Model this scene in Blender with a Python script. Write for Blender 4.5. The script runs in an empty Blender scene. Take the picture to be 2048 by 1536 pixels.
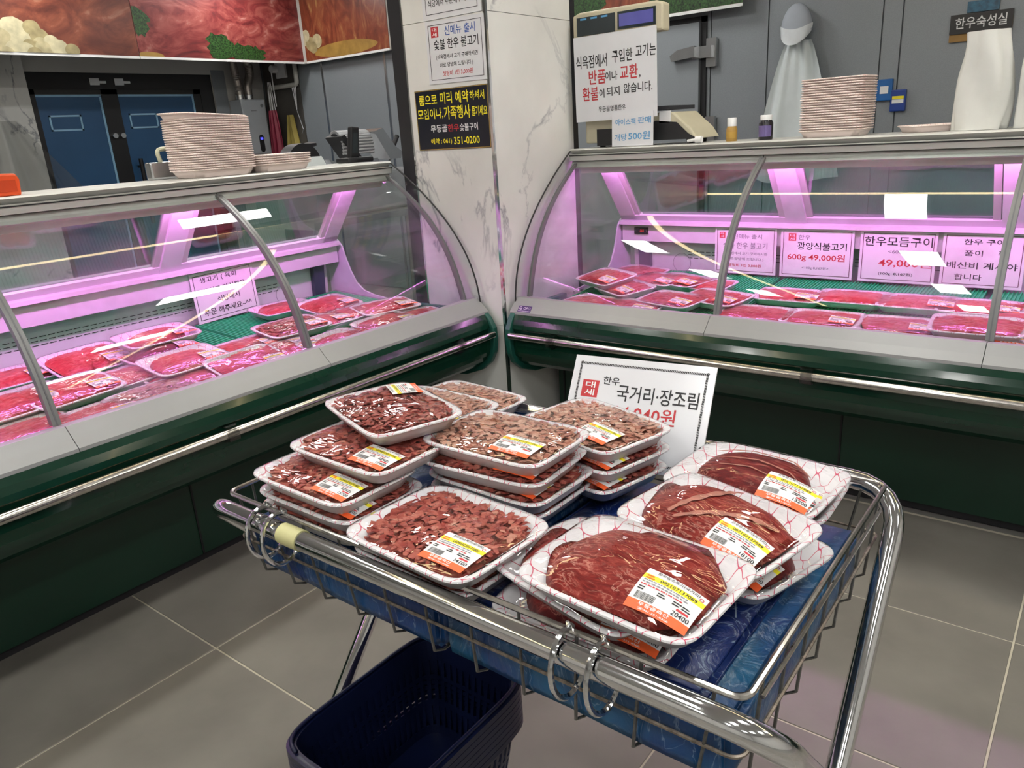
import bpy, bmesh, math, random
import numpy as np
from mathutils import Matrix, Vector
random.seed(7); rng = np.random.default_rng(7)
S = bpy.context.scene
COL = S.collection
PI = math.pi

# ------------------------------------------------------------------ camera
F = 1530.0; CAMH = 1.344
RW = np.array([[0.60962141, -0.28352234, 0.74025457],
               [-0.79033609, -0.14543996, 0.59516056],
               [-0.06107872, -0.94787251, -0.31274125]])   # image axes (right, down, forward) to world
cam = bpy.data.cameras.new('camera'); cam.sensor_width = 36; cam.lens = F/2048*36; cam.clip_start = .05
co = bpy.data.objects.new('camera', cam); COL.objects.link(co)
M = Matrix.Identity(4)
for i in range(3):
    M[i][0] = RW[i, 0]; M[i][1] = -RW[i, 1]; M[i][2] = -RW[i, 2]
M[2][3] = CAMH
co.matrix_world = M
S.camera = co
def at(px, py, ax, val):
    """where the line of sight through a photo pixel meets the plane axis=val"""
    d = RW @ np.array([px-1024, py-768, F]); v = val-(CAMH if ax == 2 else 0)
    w = d*(v/d[ax]); w[2] += CAMH
    return w
# ------------------------------------------------------------------ world, exposure, light levels
w = bpy.data.worlds.new('world'); S.world = w; w.use_nodes = True
w.node_tree.nodes['Background'].inputs[0].default_value = (.9, .95, 1, 1)
w.node_tree.nodes['Background'].inputs[1].default_value = .25
S.view_settings.view_transform = 'Standard'; S.view_settings.look = 'None'
S.view_settings.gamma = 1; S.view_settings.use_curve_mapping = False
S.view_settings.exposure = 0.08
PANEL_W = 34.0      # white ceiling panels
STRIP_W = 13.0      # warm ceiling strips
PINK_W = 48.0       # meat-case tubes
S.cycles.transparent_max_bounces = 20
S.cycles.max_bounces = 5; S.cycles.glossy_bounces = 3; S.cycles.diffuse_bounces = 2; S.cycles.transmission_bounces = 2; S.cycles.adaptive_threshold = .05
S.cycles.caustics_reflective = False; S.cycles.caustics_refractive = False
S.cycles.sample_clamp_indirect = 6

# ------------------------------------------------------------------ materials
MATS = {}
def nt(name):
    m = bpy.data.materials.new(name); m.use_nodes = True
    n = m.node_tree; p = n.nodes['Principled BSDF']
    return m, n, p
def N(n, t, **kw):
    x = n.nodes.new(t)
    for k, v in kw.items():
        if k in x.inputs.keys(): x.inputs[k].default_value = v
        else: setattr(x, k, v)
    return x
def c4(c): return (c[0], c[1], c[2], 1)
def ramp(n, stops, interp='LINEAR'):
    r = n.nodes.new('ShaderNodeValToRGB'); r.color_ramp.interpolation = interp
    e = r.color_ramp.elements
    while len(e) < len(stops): e.new(.5)
    for i, (pos, col) in enumerate(stops):
        e[i].position = pos; e[i].color = c4(col)
    return r
def coords(n, scale=(1, 1, 1), which='Object', rot=(0, 0, 0)):
    tc = N(n, 'ShaderNodeTexCoord'); mp = N(n, 'ShaderNodeMapping')
    mp.inputs['Scale'].default_value = scale; mp.inputs['Rotation'].default_value = rot
    n.links.new(tc.outputs[which], mp.inputs['Vector'])
    return mp.outputs['Vector']
def mat(name, col, rough=.5, metal=0, var=.08, scale=12, bump=0, bscale=60, coat=0, emit=None, estr=0, spec=.5, stretch=(1, 1, 1)):
    if name in MATS: return MATS[name]
    m, n, p = nt(name)
    v = coords(n, stretch)
    t = N(n, 'ShaderNodeTexNoise', Scale=scale, Detail=4.0); n.links.new(v, t.inputs['Vector'])
    lo = [max(0, x*(1-var)) for x in col]; hi = [min(1, x*(1+var)) for x in col]
    r = ramp(n, [(.3, lo), (.7, hi)]); n.links.new(t.outputs['Fac'], r.inputs['Fac'])
    n.links.new(r.outputs['Color'], p.inputs['Base Color'])
    p.inputs['Roughness'].default_value = rough; p.inputs['Metallic'].default_value = metal
    p.inputs['Coat Weight'].default_value = coat; p.inputs['Coat Roughness'].default_value = .05
    p.inputs['Specular IOR Level'].default_value = spec
    if bump:
        t2 = N(n, 'ShaderNodeTexNoise', Scale=bscale, Detail=3.0); n.links.new(v, t2.inputs['Vector'])
        b = N(n, 'ShaderNodeBump', Strength=bump, Distance=.01); n.links.new(t2.outputs['Fac'], b.inputs['Height'])
        n.links.new(b.outputs['Normal'], p.inputs['Normal'])
    if emit:
        p.inputs['Emission Color'].default_value = c4(emit); p.inputs['Emission Strength'].default_value = estr
    MATS[name] = m
    return m
def glass(name, ior=1.5, tint=(.97, .985, .98), rough=0.0, bump=0, bscale=20, bstretch=(1, 1, 1), add=0.0, fog=0.0):
    m = bpy.data.materials.new(name); m.use_nodes = True; n = m.node_tree
    n.nodes.remove(n.nodes['Principled BSDF']); out = n.nodes['Material Output']
    tr = N(n, 'ShaderNodeBsdfTransparent', Color=c4(tint)); gl = N(n, 'ShaderNodeBsdfGlossy', Roughness=rough)
    mx = N(n, 'ShaderNodeMixShader'); fr = N(n, 'ShaderNodeLayerWeight', Blend=.5); f0 = ((ior-1)/(ior+1))**2
    pw = N(n, 'ShaderNodeMath', operation='POWER'); pw.inputs[1].default_value = 5; n.links.new(fr.outputs['Facing'], pw.inputs[0])
    ma = N(n, 'ShaderNodeMath', operation='MULTIPLY_ADD'); ma.inputs[1].default_value = 1-f0; ma.inputs[2].default_value = f0+add
    n.links.new(pw.outputs[0], ma.inputs[0]); fac = ma.outputs[0]
    n.links.new(fac, mx.inputs[0]); n.links.new(tr.outputs[0], mx.inputs[1]); n.links.new(gl.outputs[0], mx.inputs[2])
    if bump:
        v = coords(n, bstretch); t = N(n, 'ShaderNodeTexNoise', Scale=bscale, Detail=2.0, Distortion=1.0); n.links.new(v, t.inputs['Vector'])
        b = N(n, 'ShaderNodeBump', Strength=bump, Distance=.01); n.links.new(t.outputs['Fac'], b.inputs['Height'])
        n.links.new(b.outputs['Normal'], gl.inputs['Normal']); n.links.new(b.outputs['Normal'], fr.inputs['Normal'])
    last = mx.outputs[0]
    if fog:                                     # condensation: thin patches of fine droplets
        v = coords(n); t = N(n, 'ShaderNodeTexNoise', Scale=3.2, Detail=5.0); n.links.new(v, t.inputs['Vector'])
        r = ramp(n, [(.52, (0, 0, 0)), (.72, (fog, fog, fog))]); n.links.new(t.outputs['Fac'], r.inputs['Fac'])
        df = N(n, 'ShaderNodeBsdfTranslucent', Color=(.9, .92, .95, 1)); m2 = N(n, 'ShaderNodeMixShader')
        n.links.new(r.outputs[0], m2.inputs[0]); n.links.new(last, m2.inputs[1]); n.links.new(df.outputs[0], m2.inputs[2]); last = m2.outputs[0]
    n.links.new(last, out.inputs['Surface'])
    return m
def emitter(name, col, strength):
    m = bpy.data.materials.new(name); m.use_nodes = True; n = m.node_tree
    n.nodes.remove(n.nodes['Principled BSDF']); e = N(n, 'ShaderNodeEmission', Color=c4(col), Strength=strength)
    n.links.new(e.outputs[0], n.nodes['Material Output'].inputs['Surface'])
    return m
def marble(name):
    m, n, p = nt(name)
    v = coords(n, (1, 1, 1)); mp2 = coords(n, (1.0, 1.0, .55), rot=(0.5, .4, .2))
    a = N(n, 'ShaderNodeTexNoise', Scale=1.5, Detail=7.0, Roughness=.60, Distortion=1.1); n.links.new(mp2, a.inputs['Vector'])
    s = N(n, 'ShaderNodeMath', operation='SUBTRACT'); s.inputs[1].default_value = .5; n.links.new(a.outputs['Fac'], s.inputs[0])
    ab = N(n, 'ShaderNodeMath', operation='ABSOLUTE'); n.links.new(s.outputs[0], ab.inputs[0])
    r = ramp(n, [(0, (1, 1, 1)), (.004, (.6, .6, .6)), (.013, (0, 0, 0))]); n.links.new(ab.outputs[0], r.inputs['Fac'])
    b = N(n, 'ShaderNodeTexNoise', Scale=1.6, Detail=2.0); n.links.new(v, b.inputs['Vector'])
    rb = ramp(n, [(.49, (0, 0, 0)), (.62, (1, 1, 1))]); n.links.new(b.outputs['Fac'], rb.inputs['Fac'])
    mu = N(n, 'ShaderNodeMath', operation='MULTIPLY'); n.links.new(r.outputs[0], mu.inputs[0]); n.links.new(rb.outputs[0], mu.inputs[1])
    cl = N(n, 'ShaderNodeTexNoise', Scale=3.0, Detail=5.0); n.links.new(v, cl.inputs['Vector'])
    rc = ramp(n, [(.3, (.70, .70, .67)), (.65, (.82, .82, .79))]); n.links.new(cl.outputs['Fac'], rc.inputs['Fac'])
    mx = N(n, 'ShaderNodeMixRGB'); mx.inputs[2].default_value = (.30, .31, .33, 1)
    n.links.new(mu.outputs[0], mx.inputs[0]); n.links.new(rc.outputs[0], mx.inputs[1]); n.links.new(mx.outputs[0], p.inputs['Base Color'])
    p.inputs['Roughness'].default_value = .28
    return m
def foam(name, base, line, pattern=True):
    """foam with a printed fishing-net pattern of wavy crimson lines"""
    m, n, p = nt(name)
    p.inputs['Roughness'].default_value = .38
    if not pattern:
        p.inputs['Base Color'].default_value = c4(base); return m
    tc = N(n, 'ShaderNodeTexCoord'); sp = N(n, 'ShaderNodeSeparateXYZ'); n.links.new(tc.outputs['Object'], sp.inputs[0])
    def mth(op, a, b=None):
        x = N(n, 'ShaderNodeMath', operation=op)
        for i, q in enumerate((a, b)):
            if q is None: continue
            if isinstance(q, (int, float)): x.inputs[i].default_value = q
            else: n.links.new(q, x.inputs[i])
        return x.outputs[0]
    P2 = .038; Q = .032; A = .0095/P2
    sn = mth('MULTIPLY', mth('SINE', mth('MULTIPLY', sp.outputs[0], 2*PI/Q)), A)
    u = mth('MULTIPLY', sp.outputs[1], 1/P2)
    def fam(uu):
        f = mth('FRACT', uu); return mth('ABSOLUTE', mth('SUBTRACT', f, .5))
    d1 = fam(mth('ADD', u, sn)); d2 = fam(mth('ADD', mth('SUBTRACT', u, sn), .5))
    d = mth('MINIMUM', d1, d2)
    r = ramp(n, [(.016, line), (.034, base)]); n.links.new(d, r.inputs['Fac'])
    n.links.new(r.outputs[0], p.inputs['Base Color'])
    return m
def meatmat(name, stops, kind='chips', rough=.33):
    m, n, p = nt(name)
    oi = N(n, 'ShaderNodeObjectInfo'); tc = N(n, 'ShaderNodeTexCoord')
    ad = N(n, 'ShaderNodeVectorMath', operation='MULTIPLY_ADD')
    ad.inputs[1].default_value = (1, 1, 1)
    n.links.new(tc.outputs['Object'], ad.inputs[0]); n.links.new(oi.outputs['Random'], ad.inputs[2])
    mp = N(n, 'ShaderNodeMapping'); n.links.new(ad.outputs[0], mp.inputs[0])
    if kind == 'chips':
        t = N(n, 'ShaderNodeTexVoronoi', Scale=95.0); n.links.new(mp.outputs[0], t.inputs['Vector']); mp.inputs['Scale'].default_value = (1, 1.5, 1)
        bw = N(n, 'ShaderNodeRGBToBW'); n.links.new(t.outputs['Color'], bw.inputs[0])
        t2 = N(n, 'ShaderNodeTexNoise', Scale=22.0, Detail=6.0); n.links.new(mp.outputs[0], t2.inputs['Vector'])
        mx = N(n, 'ShaderNodeMath', operation='MULTIPLY_ADD'); mx.inputs[1].default_value = .55
        n.links.new(bw.outputs[0], mx.inputs[0]); sc = N(n, 'ShaderNodeMath', operation='MULTIPLY'); sc.inputs[1].default_value = .5
        n.links.new(t2.outputs['Fac'], sc.inputs[0]); n.links.new(sc.outputs[0], mx.inputs[2]); fac = mx.outputs[0]
        hb = t2.outputs['Fac']
    else:
        mp.inputs['Scale'].default_value = (1, 3.2, 1) if kind == 'slab' else (1, 2.2, 1)
        mp.inputs['Rotation'].default_value = (0, 0, .35)
        t = N(n, 'ShaderNodeTexNoise', Scale=26.0 if kind == 'slab' else 20.0, Detail=9.0, Roughness=.64, Distortion=1.6); n.links.new(mp.outputs[0], t.inputs['Vector'])
        fac = t.outputs['Fac']; hb = fac
    r = ramp(n, stops); n.links.new(fac, r.inputs['Fac']); last = r.outputs[0]
    if kind != 'chips':                          # thin branching veins of fat
        mv = N(n, 'ShaderNodeMapping'); mv.inputs['Scale'].default_value = (1, 2.6, 1); mv.inputs['Rotation'].default_value = (0, 0, .5); n.links.new(ad.outputs[0], mv.inputs[0])
        tv = N(n, 'ShaderNodeTexNoise', Scale=24.0, Detail=6.0, Roughness=.6, Distortion=1.2); n.links.new(mv.outputs[0], tv.inputs['Vector'])
        sb = N(n, 'ShaderNodeMath', operation='SUBTRACT'); sb.inputs[1].default_value = .5; n.links.new(tv.outputs['Fac'], sb.inputs[0])
        aa = N(n, 'ShaderNodeMath', operation='ABSOLUTE'); n.links.new(sb.outputs[0], aa.inputs[0])
        rv = ramp(n, [(0, (1, 1, 1)), (.010, (.7, .7, .7)), (.028, (0, 0, 0))]); n.links.new(aa.outputs[0], rv.inputs['Fac'])
        tm_ = N(n, 'ShaderNodeTexNoise', Scale=11.0, Detail=2.0); n.links.new(ad.outputs[0], tm_.inputs['Vector'])
        rm = ramp(n, [(.42, (0, 0, 0)), (.60, (.85, .85, .85))]); n.links.new(tm_.outputs['Fac'], rm.inputs['Fac'])
        mm = N(n, 'ShaderNodeMath', operation='MULTIPLY'); n.links.new(rv.outputs[0], mm.inputs[0]); n.links.new(rm.outputs[0], mm.inputs[1])
        mx_ = N(n, 'ShaderNodeMixRGB'); mx_.inputs[2].default_value = (.60, .30, .23, 1)
        n.links.new(mm.outputs[0], mx_.inputs[0]); n.links.new(last, mx_.inputs[1]); last = mx_.outputs[0]
    n.links.new(last, p.inputs['Base Color'])
    p.inputs['Roughness'].default_value = rough; p.inputs['Specular IOR Level'].default_value = .15
    b = N(n, 'ShaderNodeBump', Strength=.35, Distance=.004); n.links.new(hb, b.inputs['Height']); n.links.new(b.outputs['Normal'], p.inputs['Normal'])
    return m

white = mat('paper_white', (.80, .80, .80), .5, var=.02)
laminate = mat('laminated_white', (.78, .79, .82), .18, var=.02)
black = mat('print_black', (.015, .015, .018), .5)
redp = mat('print_red', (.55, .03, .04), .5)
bluep = mat('print_blue', (.05, .12, .42), .5)
skyp = mat('print_sky_blue', (.10, .34, .62), .5)
yellowp = mat('print_yellow', (.95, .82, .03), .5)
whitep = mat('print_white', (.85, .85, .85), .5)
orangep = mat('print_orange', (.90, .13, .03), .45)
greyp = mat('print_grey', (.25, .25, .27), .5)
brownp = mat('print_brown', (.32, .17, .05), .5)
alu = mat('brushed_aluminium', (.50, .50, .50), .36, .75, var=.05, scale=6, stretch=(1, 1, 20))
alu_w = mat('satin_aluminium', (.60, .60, .57), .34, .12, var=.04, scale=5)
silver = mat('silver_trim', (.33, .335, .335), .42, .3, var=.04, scale=5)
chrome = mat('chrome', (.80, .81, .82), .09, 1, var=.03, scale=20)
chrome_d = mat('worn_chrome', (.62, .60, .56), .2, 1, var=.2, scale=60)
wirem = mat('zinc_wire', (.13, .128, .12), .4, .5, var=.25, scale=80)
greenp = mat('dark_green_paint', (.004, .032, .018), .14, var=.1, coat=.15)
green_base = mat('dark_green_panel', (.004, .030, .016), .38, var=.15, scale=3)
green_cap = mat('green_plastic_cap', (.008, .078, .060), .42, var=.1)
caseint = mat('case_interior', (.74, .74, .76), .35, .1, var=.03)
casepane = glass('case_glass', 1.5, (.955, .975, .965), fog=.17)
endpane = glass('end_glass', 1.5, (.95, .97, .965), fog=.15)
rearpane = glass('rear_glass', 2.1, (.78, .82, .82), fog=.10)
blackrub = mat('black_rubber', (.012, .012, .014), .5)
darkslot = mat('dark_slot', (.01, .01, .012), .7)
mat_green = mat('green_display_mat', (.015, .45, .15), .4, var=.15, scale=40)
marble_m = marble('marble_cladding')
wall_w = mat('plain_wall', (.62, .61, .58), .7, var=.03, scale=3)
ceil_m = mat('ceiling_board', (.70, .70, .68), .8, var=.02)
cool = mat('cooler_panel', (.28, .305, .325), .42, .25, var=.08, scale=300, bump=.05, bscale=400)
cool_d = mat('cooler_joint', (.13, .145, .16), .5, .2)
dark_wall = mat('dark_brown_wall', (.085, .078, .07), .6, var=.1)
steel = mat('stainless', (.55, .56, .57), .25, .95, var=.06)
navy = mat('navy_plastic', (.004, .008, .036), .34, var=.1)
blue1 = mat('blue_wrap', (.010, .045, .17), .25, var=.4, scale=6, bump=.25, bscale=14, coat=.6)
blue2 = mat('teal_blue_wrap', (.010, .085, .20), .25, var=.4, scale=7, bump=.3, bscale=16, coat=.6)
bluedk = mat('deep_blue_wrap', (.006, .022, .12), .22, var=.35, scale=5, bump=.25, bscale=12, coat=.7)
def wrapmat(name, col, hi, streak=.5):
    m, n, p = nt(name); v = coords(n, (1, 1, .45)); v2 = coords(n, (1, 1, 1))
    t1 = N(n, 'ShaderNodeTexNoise', Scale=9.0, Detail=4.0); n.links.new(v2, t1.inputs['Vector'])
    r1 = ramp(n, [(.35, col), (.68, hi)]); n.links.new(t1.outputs['Fac'], r1.inputs['Fac'])
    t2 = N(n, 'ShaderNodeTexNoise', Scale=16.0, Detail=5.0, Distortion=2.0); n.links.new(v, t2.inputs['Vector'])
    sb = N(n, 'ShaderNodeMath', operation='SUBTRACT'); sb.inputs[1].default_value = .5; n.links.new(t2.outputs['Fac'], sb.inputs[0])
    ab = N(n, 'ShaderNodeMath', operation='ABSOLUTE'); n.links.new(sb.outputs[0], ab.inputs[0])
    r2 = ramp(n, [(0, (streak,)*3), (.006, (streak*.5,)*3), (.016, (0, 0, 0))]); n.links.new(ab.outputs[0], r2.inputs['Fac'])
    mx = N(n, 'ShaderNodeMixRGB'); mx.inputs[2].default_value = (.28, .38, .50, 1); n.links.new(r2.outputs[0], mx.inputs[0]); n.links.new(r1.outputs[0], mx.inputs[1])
    n.links.new(mx.outputs[0], p.inputs['Base Color']); p.inputs['Roughness'].default_value = .3
    b = N(n, 'ShaderNodeBump', Strength=.5, Distance=.01); n.links.new(t2.outputs['Fac'], b.inputs['Height']); n.links.new(b.outputs['Normal'], p.inputs['Normal'])
    return m
blue1 = wrapmat('blue_wrap_film', (.007, .03, .14), (.012, .075, .20)); blue2 = wrapmat('teal_wrap_film', (.008, .042, .16), (.012, .105, .22)); bluedk = wrapmat('deep_blue_wrap_film', (.005, .016, .10), (.008, .03, .15), .7)
crease = mat('clear_tape_crease', (.30, .38, .48), .25, var=.3)
foam_in = foam('foam_net_print', (.80, .79, .81), (.62, .05, .13))
foam_out = foam('foam_white', (.80, .775, .77), (0, 0, 0), False)
foam_p_in = foam('foam_pink_net', (.92, .78, .73), (.62, .30, .30))
foam_p = foam('foam_pink', (.92, .77, .72), (0, 0, 0), False)
film_m = glass('cling_film', 1.5, (.99, .99, .99), rough=.02, bump=.36, bscale=12, bstretch=(1, 1.8, 1), add=.012)
label_m = mat('label_white', (.80, .80, .80), .4, var=.02)
chips_red = meatmat('shredded_beef_red', [(.18, (.12, .018, .016)), (.42, (.30, .050, .040)), (.66, (.45, .125, .09)), (.88, (.62, .36, .27))])
chips_pale = meatmat('shredded_beef_pale', [(.18, (.17, .040, .028)), (.40, (.38, .145, .10)), (.62, (.53, .29, .21)), (.88, (.66, .47, .36))])
chips_dark = meatmat('shredded_beef_dark', [(.18, (.09, .012, .010)), (.42, (.23, .032, .026)), (.66, (.36, .085, .065)), (.9, (.55, .30, .22))])
slab_red = meatmat('beef_slab_red', [(.30, (.09, .004, .004)), (.47, (.19, .010, .008)), (.58, (.29, .035, .026)), (.70, (.52, .20, .15))], 'slab', .45)
slab_dark = meatmat('beef_slab_dark', [(.32, (.065, .003, .005)), (.50, (.145, .009, .011)), (.62, (.24, .03, .025)), (.74, (.46, .18, .15))], 'slab', .45)
slice_red = meatmat('beef_slices', [(.30, (.26, .010, .014)), (.48, (.42, .030, .035)), (.60, (.52, .10, .09)), (.72, (.66, .36, .32))], 'slice', .3)
fat_m = mat('fat_seam', (.42, .15, .105), .4, var=.25, scale=60)

# ------------------------------------------------------------------ mesh helpers
class MB:
    def __init__(s): s.v = []; s.f = []; s.m = []
    def add(s, vs, fs, mi=0):
        o = len(s.v); s.v += [tuple(map(float, v)) for v in vs]; s.f += [tuple(i+o for i in f) for f in fs]; s.m += [mi]*len(fs); return s
    def box(s, a, b, mi=0):
        x0, y0, z0 = a; x1, y1, z1 = b
        return s.add([(x0, y0, z0), (x1, y0, z0), (x1, y1, z0), (x0, y1, z0), (x0, y0, z1), (x1, y0, z1), (x1, y1, z1), (x0, y1, z1)],
                     [(0, 3, 2, 1), (4, 5, 6, 7), (0, 1, 5, 4), (1, 2, 6, 5), (2, 3, 7, 6), (3, 0, 4, 7)], mi)
    def cbox(s, c, d, mi=0):
        return s.box([c[i]-d[i]/2 for i in range(3)], [c[i]+d[i]/2 for i in range(3)], mi)
    def tube(s, pts, r, seg=10, closed=False, mi=0, caps=True):
        pts = [Vector(p) for p in pts]; n = len(pts)
        rs = r if isinstance(r, (list, tuple)) else [r]*n
        tang = []
        for i in range(n):
            a = pts[(i-1) % n] if (closed or i > 0) else pts[i]; b = pts[(i+1) % n] if (closed or i < n-1) else pts[i]
            tang.append((b-a).normalized())
        up = Vector((0, 0, 1)) if abs(tang[0].z) < .9 else Vector((1, 0, 0))
        nrm = (up-tang[0]*up.dot(tang[0])).normalized(); vs = []
        for i in range(n):
            nrm = (nrm-tang[i]*nrm.dot(tang[i])).normalized(); bi = tang[i].cross(nrm)
            for k in range(seg):
                t = 2*PI*k/seg; vs.append(pts[i]+(nrm*math.cos(t)+bi*math.sin(t))*rs[i])
        fs = []
        for i in range(n if closed else n-1):
            j = (i+1) % n
            for k in range(seg):
                k2 = (k+1) % seg; fs.append((i*seg+k, i*seg+k2, j*seg+k2, j*seg+k))
        if not closed and caps:
            fs.append(tuple(range(seg))[::-1]); fs.append(tuple((n-1)*seg+k for k in range(seg)))
        return s.add(vs, fs, mi)
    def lathe(s, prof, c=(0, 0, 0), seg=20, mi=0):
        vs = []; fs = []; n = len(prof)
        for r, z in prof:
            for k in range(seg): vs.append((c[0]+r*math.cos(2*PI*k/seg), c[1]+r*math.sin(2*PI*k/seg), c[2]+z))
        for i in range(n-1):
            for k in range(seg):
                k2 = (k+1) % seg; fs.append((i*seg+k, i*seg+k2, (i+1)*seg+k2, (i+1)*seg+k))
        fs.append(tuple(range(seg))[::-1]); fs.append(tuple((n-1)*seg+k for k in range(seg)))
        return s.add(vs, fs, mi)
    def prism(s, poly, fn, l0, l1, mi=0):
        """extrude a closed 2-D polygon from l0 to l1; fn(l, a, b) gives the point"""
        n = len(poly); vs = [fn(l0, a, b) for a, b in poly]+[fn(l1, a, b) for a, b in poly]
        fs = [(i, (i+1) % n, n+(i+1) % n, n+i) for i in range(n)]+[tuple(range(n))[::-1], tuple(range(n, 2*n))]
        return s.add(vs, fs, mi)
    def rings(s, rings, mi=0, cap0=False, cap1=False):
        n = len(rings[0]); vs = [p for r in rings for p in r]; fs = []
        for i in range(len(rings)-1):
            for k in range(n):
                k2 = (k+1) % n; fs.append((i*n+k, i*n+k2, (i+1)*n+k2, (i+1)*n+k))
        if cap0: fs.append(tuple(range(n))[::-1])
        if cap1: fs.append(tuple((len(rings)-1)*n+k for k in range(n)))
        return s.add(vs, fs, mi)
    def mesh(s, name, mats, smooth=False, recalc=True, off=None, angle=None):
        me = bpy.data.meshes.new(name)
        v = s.v if off is None else [(a[0]-off[0], a[1]-off[1], a[2]-off[2]) for a in s.v]
        me.from_pydata(v, [], s.f)
        for m in (mats if isinstance(mats, (list, tuple)) else [mats]): me.materials.append(m)
        me.polygons.foreach_set('material_index', s.m)
        if recalc:
            bm = bmesh.new(); bm.from_mesh(me); bmesh.ops.recalc_face_normals(bm, faces=bm.faces)
            bm.to_mesh(me); bm.free()
        if smooth:
            me.shade_smooth()
            if angle: me.set_sharp_from_angle(angle=math.radians(angle))
        me.update(); return me
    def build(s, name, mats, parent=None, smooth=False, world=True, recalc=True, angle=40):
        off = None
        if parent is not None and world: off = origin(parent)
        return link(name, s.mesh(name, mats, smooth, recalc, off, angle if smooth else None), parent)
def origin(o):
    v = Vector((0, 0, 0))
    while o is not None: v += o.location; o = o.parent
    return v
def link(name, me, parent=None):
    o = bpy.data.objects.new(name, me); COL.objects.link(o)
    if parent is not None: o.parent = parent
    return o
def tag(o, label, cat, group=None):
    o['label'] = label; o['category'] = cat
    if group: o['group'] = group
    return o
def thing(name, label, cat, loc=(0, 0, 0), group=None, mtx=None):
    o = bpy.data.objects.new(name, None); COL.objects.link(o); o.empty_display_size = .05
    if mtx is not None: o.matrix_world = mtx
    else: o.location = loc
    return tag(o, label, cat, group)
def struct(o): o['kind'] = 'structure'; return o
def copy_tree(o, parent=None):
    c = o.copy(); COL.objects.link(c); c.parent = parent
    for ch in o.children: copy_tree(ch, c)
    return c
def bevel(me, wd, seg=2):
    bm = bmesh.new(); bm.from_mesh(me)
    bmesh.ops.bevel(bm, geom=[e for e in bm.edges if e.calc_face_angle(0) > .5], offset=wd, segments=seg, affect='EDGES', profile=.6)
    bm.to_mesh(me); bm.free(); return me
# ---- lettering
_tx = {}
def text_raw(s):
    if s not in _tx:
        cu = bpy.data.curves.new('t', 'FONT'); cu.body = s; cu.resolution_u = 2; cu.offset = .012
        o = bpy.data.objects.new('t', cu)
        me = bpy.data.meshes.new_from_object(o)
        v = np.array([p.co[:] for p in me.vertices]); f = [tuple(p.vertices) for p in me.polygons]
        bpy.data.objects.remove(o); bpy.data.curves.remove(cu); bpy.data.meshes.remove(me)
        _tx[s] = (v[:, :2], f)
    return _tx[s]
def text2d(s, x, y, w, h, shear=0):
    """glyph mesh fitted into the box of width w, height h centred on x, y"""
    v, f = text_raw(s); lo = v.min(0); hi = v.max(0)
    q = (v-(lo+hi)/2)/np.maximum(hi-lo, 1e-6)*np.array([w, h]); q[:, 0] += q[:, 1]*shear
    return q+np.array([x, y]), f
# frames for flat things: columns are reading direction, up, outward
def frame(loc, side, tilt=0, spin=0, yaw=0):
    if side == 'X': B = Matrix(((0, 0, -1), (-1, 0, 0), (0, 1, 0)))      # faces -X
    else: B = Matrix(((1, 0, 0), (0, 0, -1), (0, 1, 0)))                 # faces -Y
    B = Matrix.Rotation(yaw, 3, 'Z') @ B
    B = B @ Matrix.Rotation(tilt, 3, 'X') @ Matrix.Rotation(spin, 3, 'Z')
    return Matrix.Translation(Vector(loc)) @ B.to_4x4()
def sign(name, label, loc, side, w, h, lines, base=white, border=None, tilt=0, spin=0, th=.002, cat='sign', group=None, extra=None, yaw=0):
    """flat printed notice: lines = (text, x, y, width, height, material)"""
    t = thing(name, label, cat, group=group, mtx=frame(loc, side, tilt, spin, yaw))
    MB().box((-w/2, -h/2, 0), (w/2, h/2, th)).build('panel', base, t, world=False)
    z = th+.0006
    if border:
        inset, bw, bm_ = border; a = w/2-inset; b = h/2-inset; m = MB()
        for x0, x1, y0, y1 in ((-a, a, b-bw, b), (-a, a, -b, -b+bw), (-a, -a+bw, -b, b), (a-bw, a, -b, b)): m.box((x0, y0, th), (x1, y1, z))
        m.build('border', bm_, t, world=False)
    for s_, x, y, tw, tht, mt in lines:
        q, f = text2d(s_, x, y, tw, tht); m = MB().add([(a, b, z) for a, b in q], f)
        m.build('lettering', mt, t, world=False, recalc=False)
    if extra: extra(t, z)
    return t

# ================================================================== THE SETTING
XW, YW, ZC = 5.02, 7.0, 2.75
XC, YC = 2.42, 1.96                    # near corner of the marble column
slab = mat('subfloor', (.20, .195, .18), .6, var=.05)
tile_m = mat('floor_tile', (.195, .182, .158), .36, var=.16, scale=3.5, bump=.04, bscale=30)
grout = mat('pale_grout', (.52, .48, .38), .7)
fl = struct(MB().box((-3.6, -3.6, -.12), (XW+.1, YW+.1, -.006)).build('floor', slab))
struct_g = MB().box((-1.51, -1.74, -.006), (2.70, 2.45, -.0022)).build('grout_bed', grout, fl)
tm = bevel(MB().box((-.2975, -.2975, -.008), (.2975, .2975, 0)).mesh('floor_tile', tile_m), .0012, 1)
for i in range(7):
    for j in range(7):
        o = link('floor_tile', tm, fl); o.location = (.887-.3+.6*(i-3)-(0 if i < 7 else 0), .0555+.3+.6*(j-3), 0)
        if o.location.x+.3 > 2.75: o.location.x = o.location.x
struct(MB().box((-3.6, -3.6, ZC), (XW+.1, YW+.1, ZC+.1)).build('ceiling', ceil_m))
struct(MB().box((-3.7, -3.6, 0), (-3.6, YW, ZC)).build('wall_entrance', wall_w))
struct(MB().box((-3.7, -3.7, 0), (XW+.1, -3.6, ZC)).build('wall_shop', wall_w))
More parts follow.
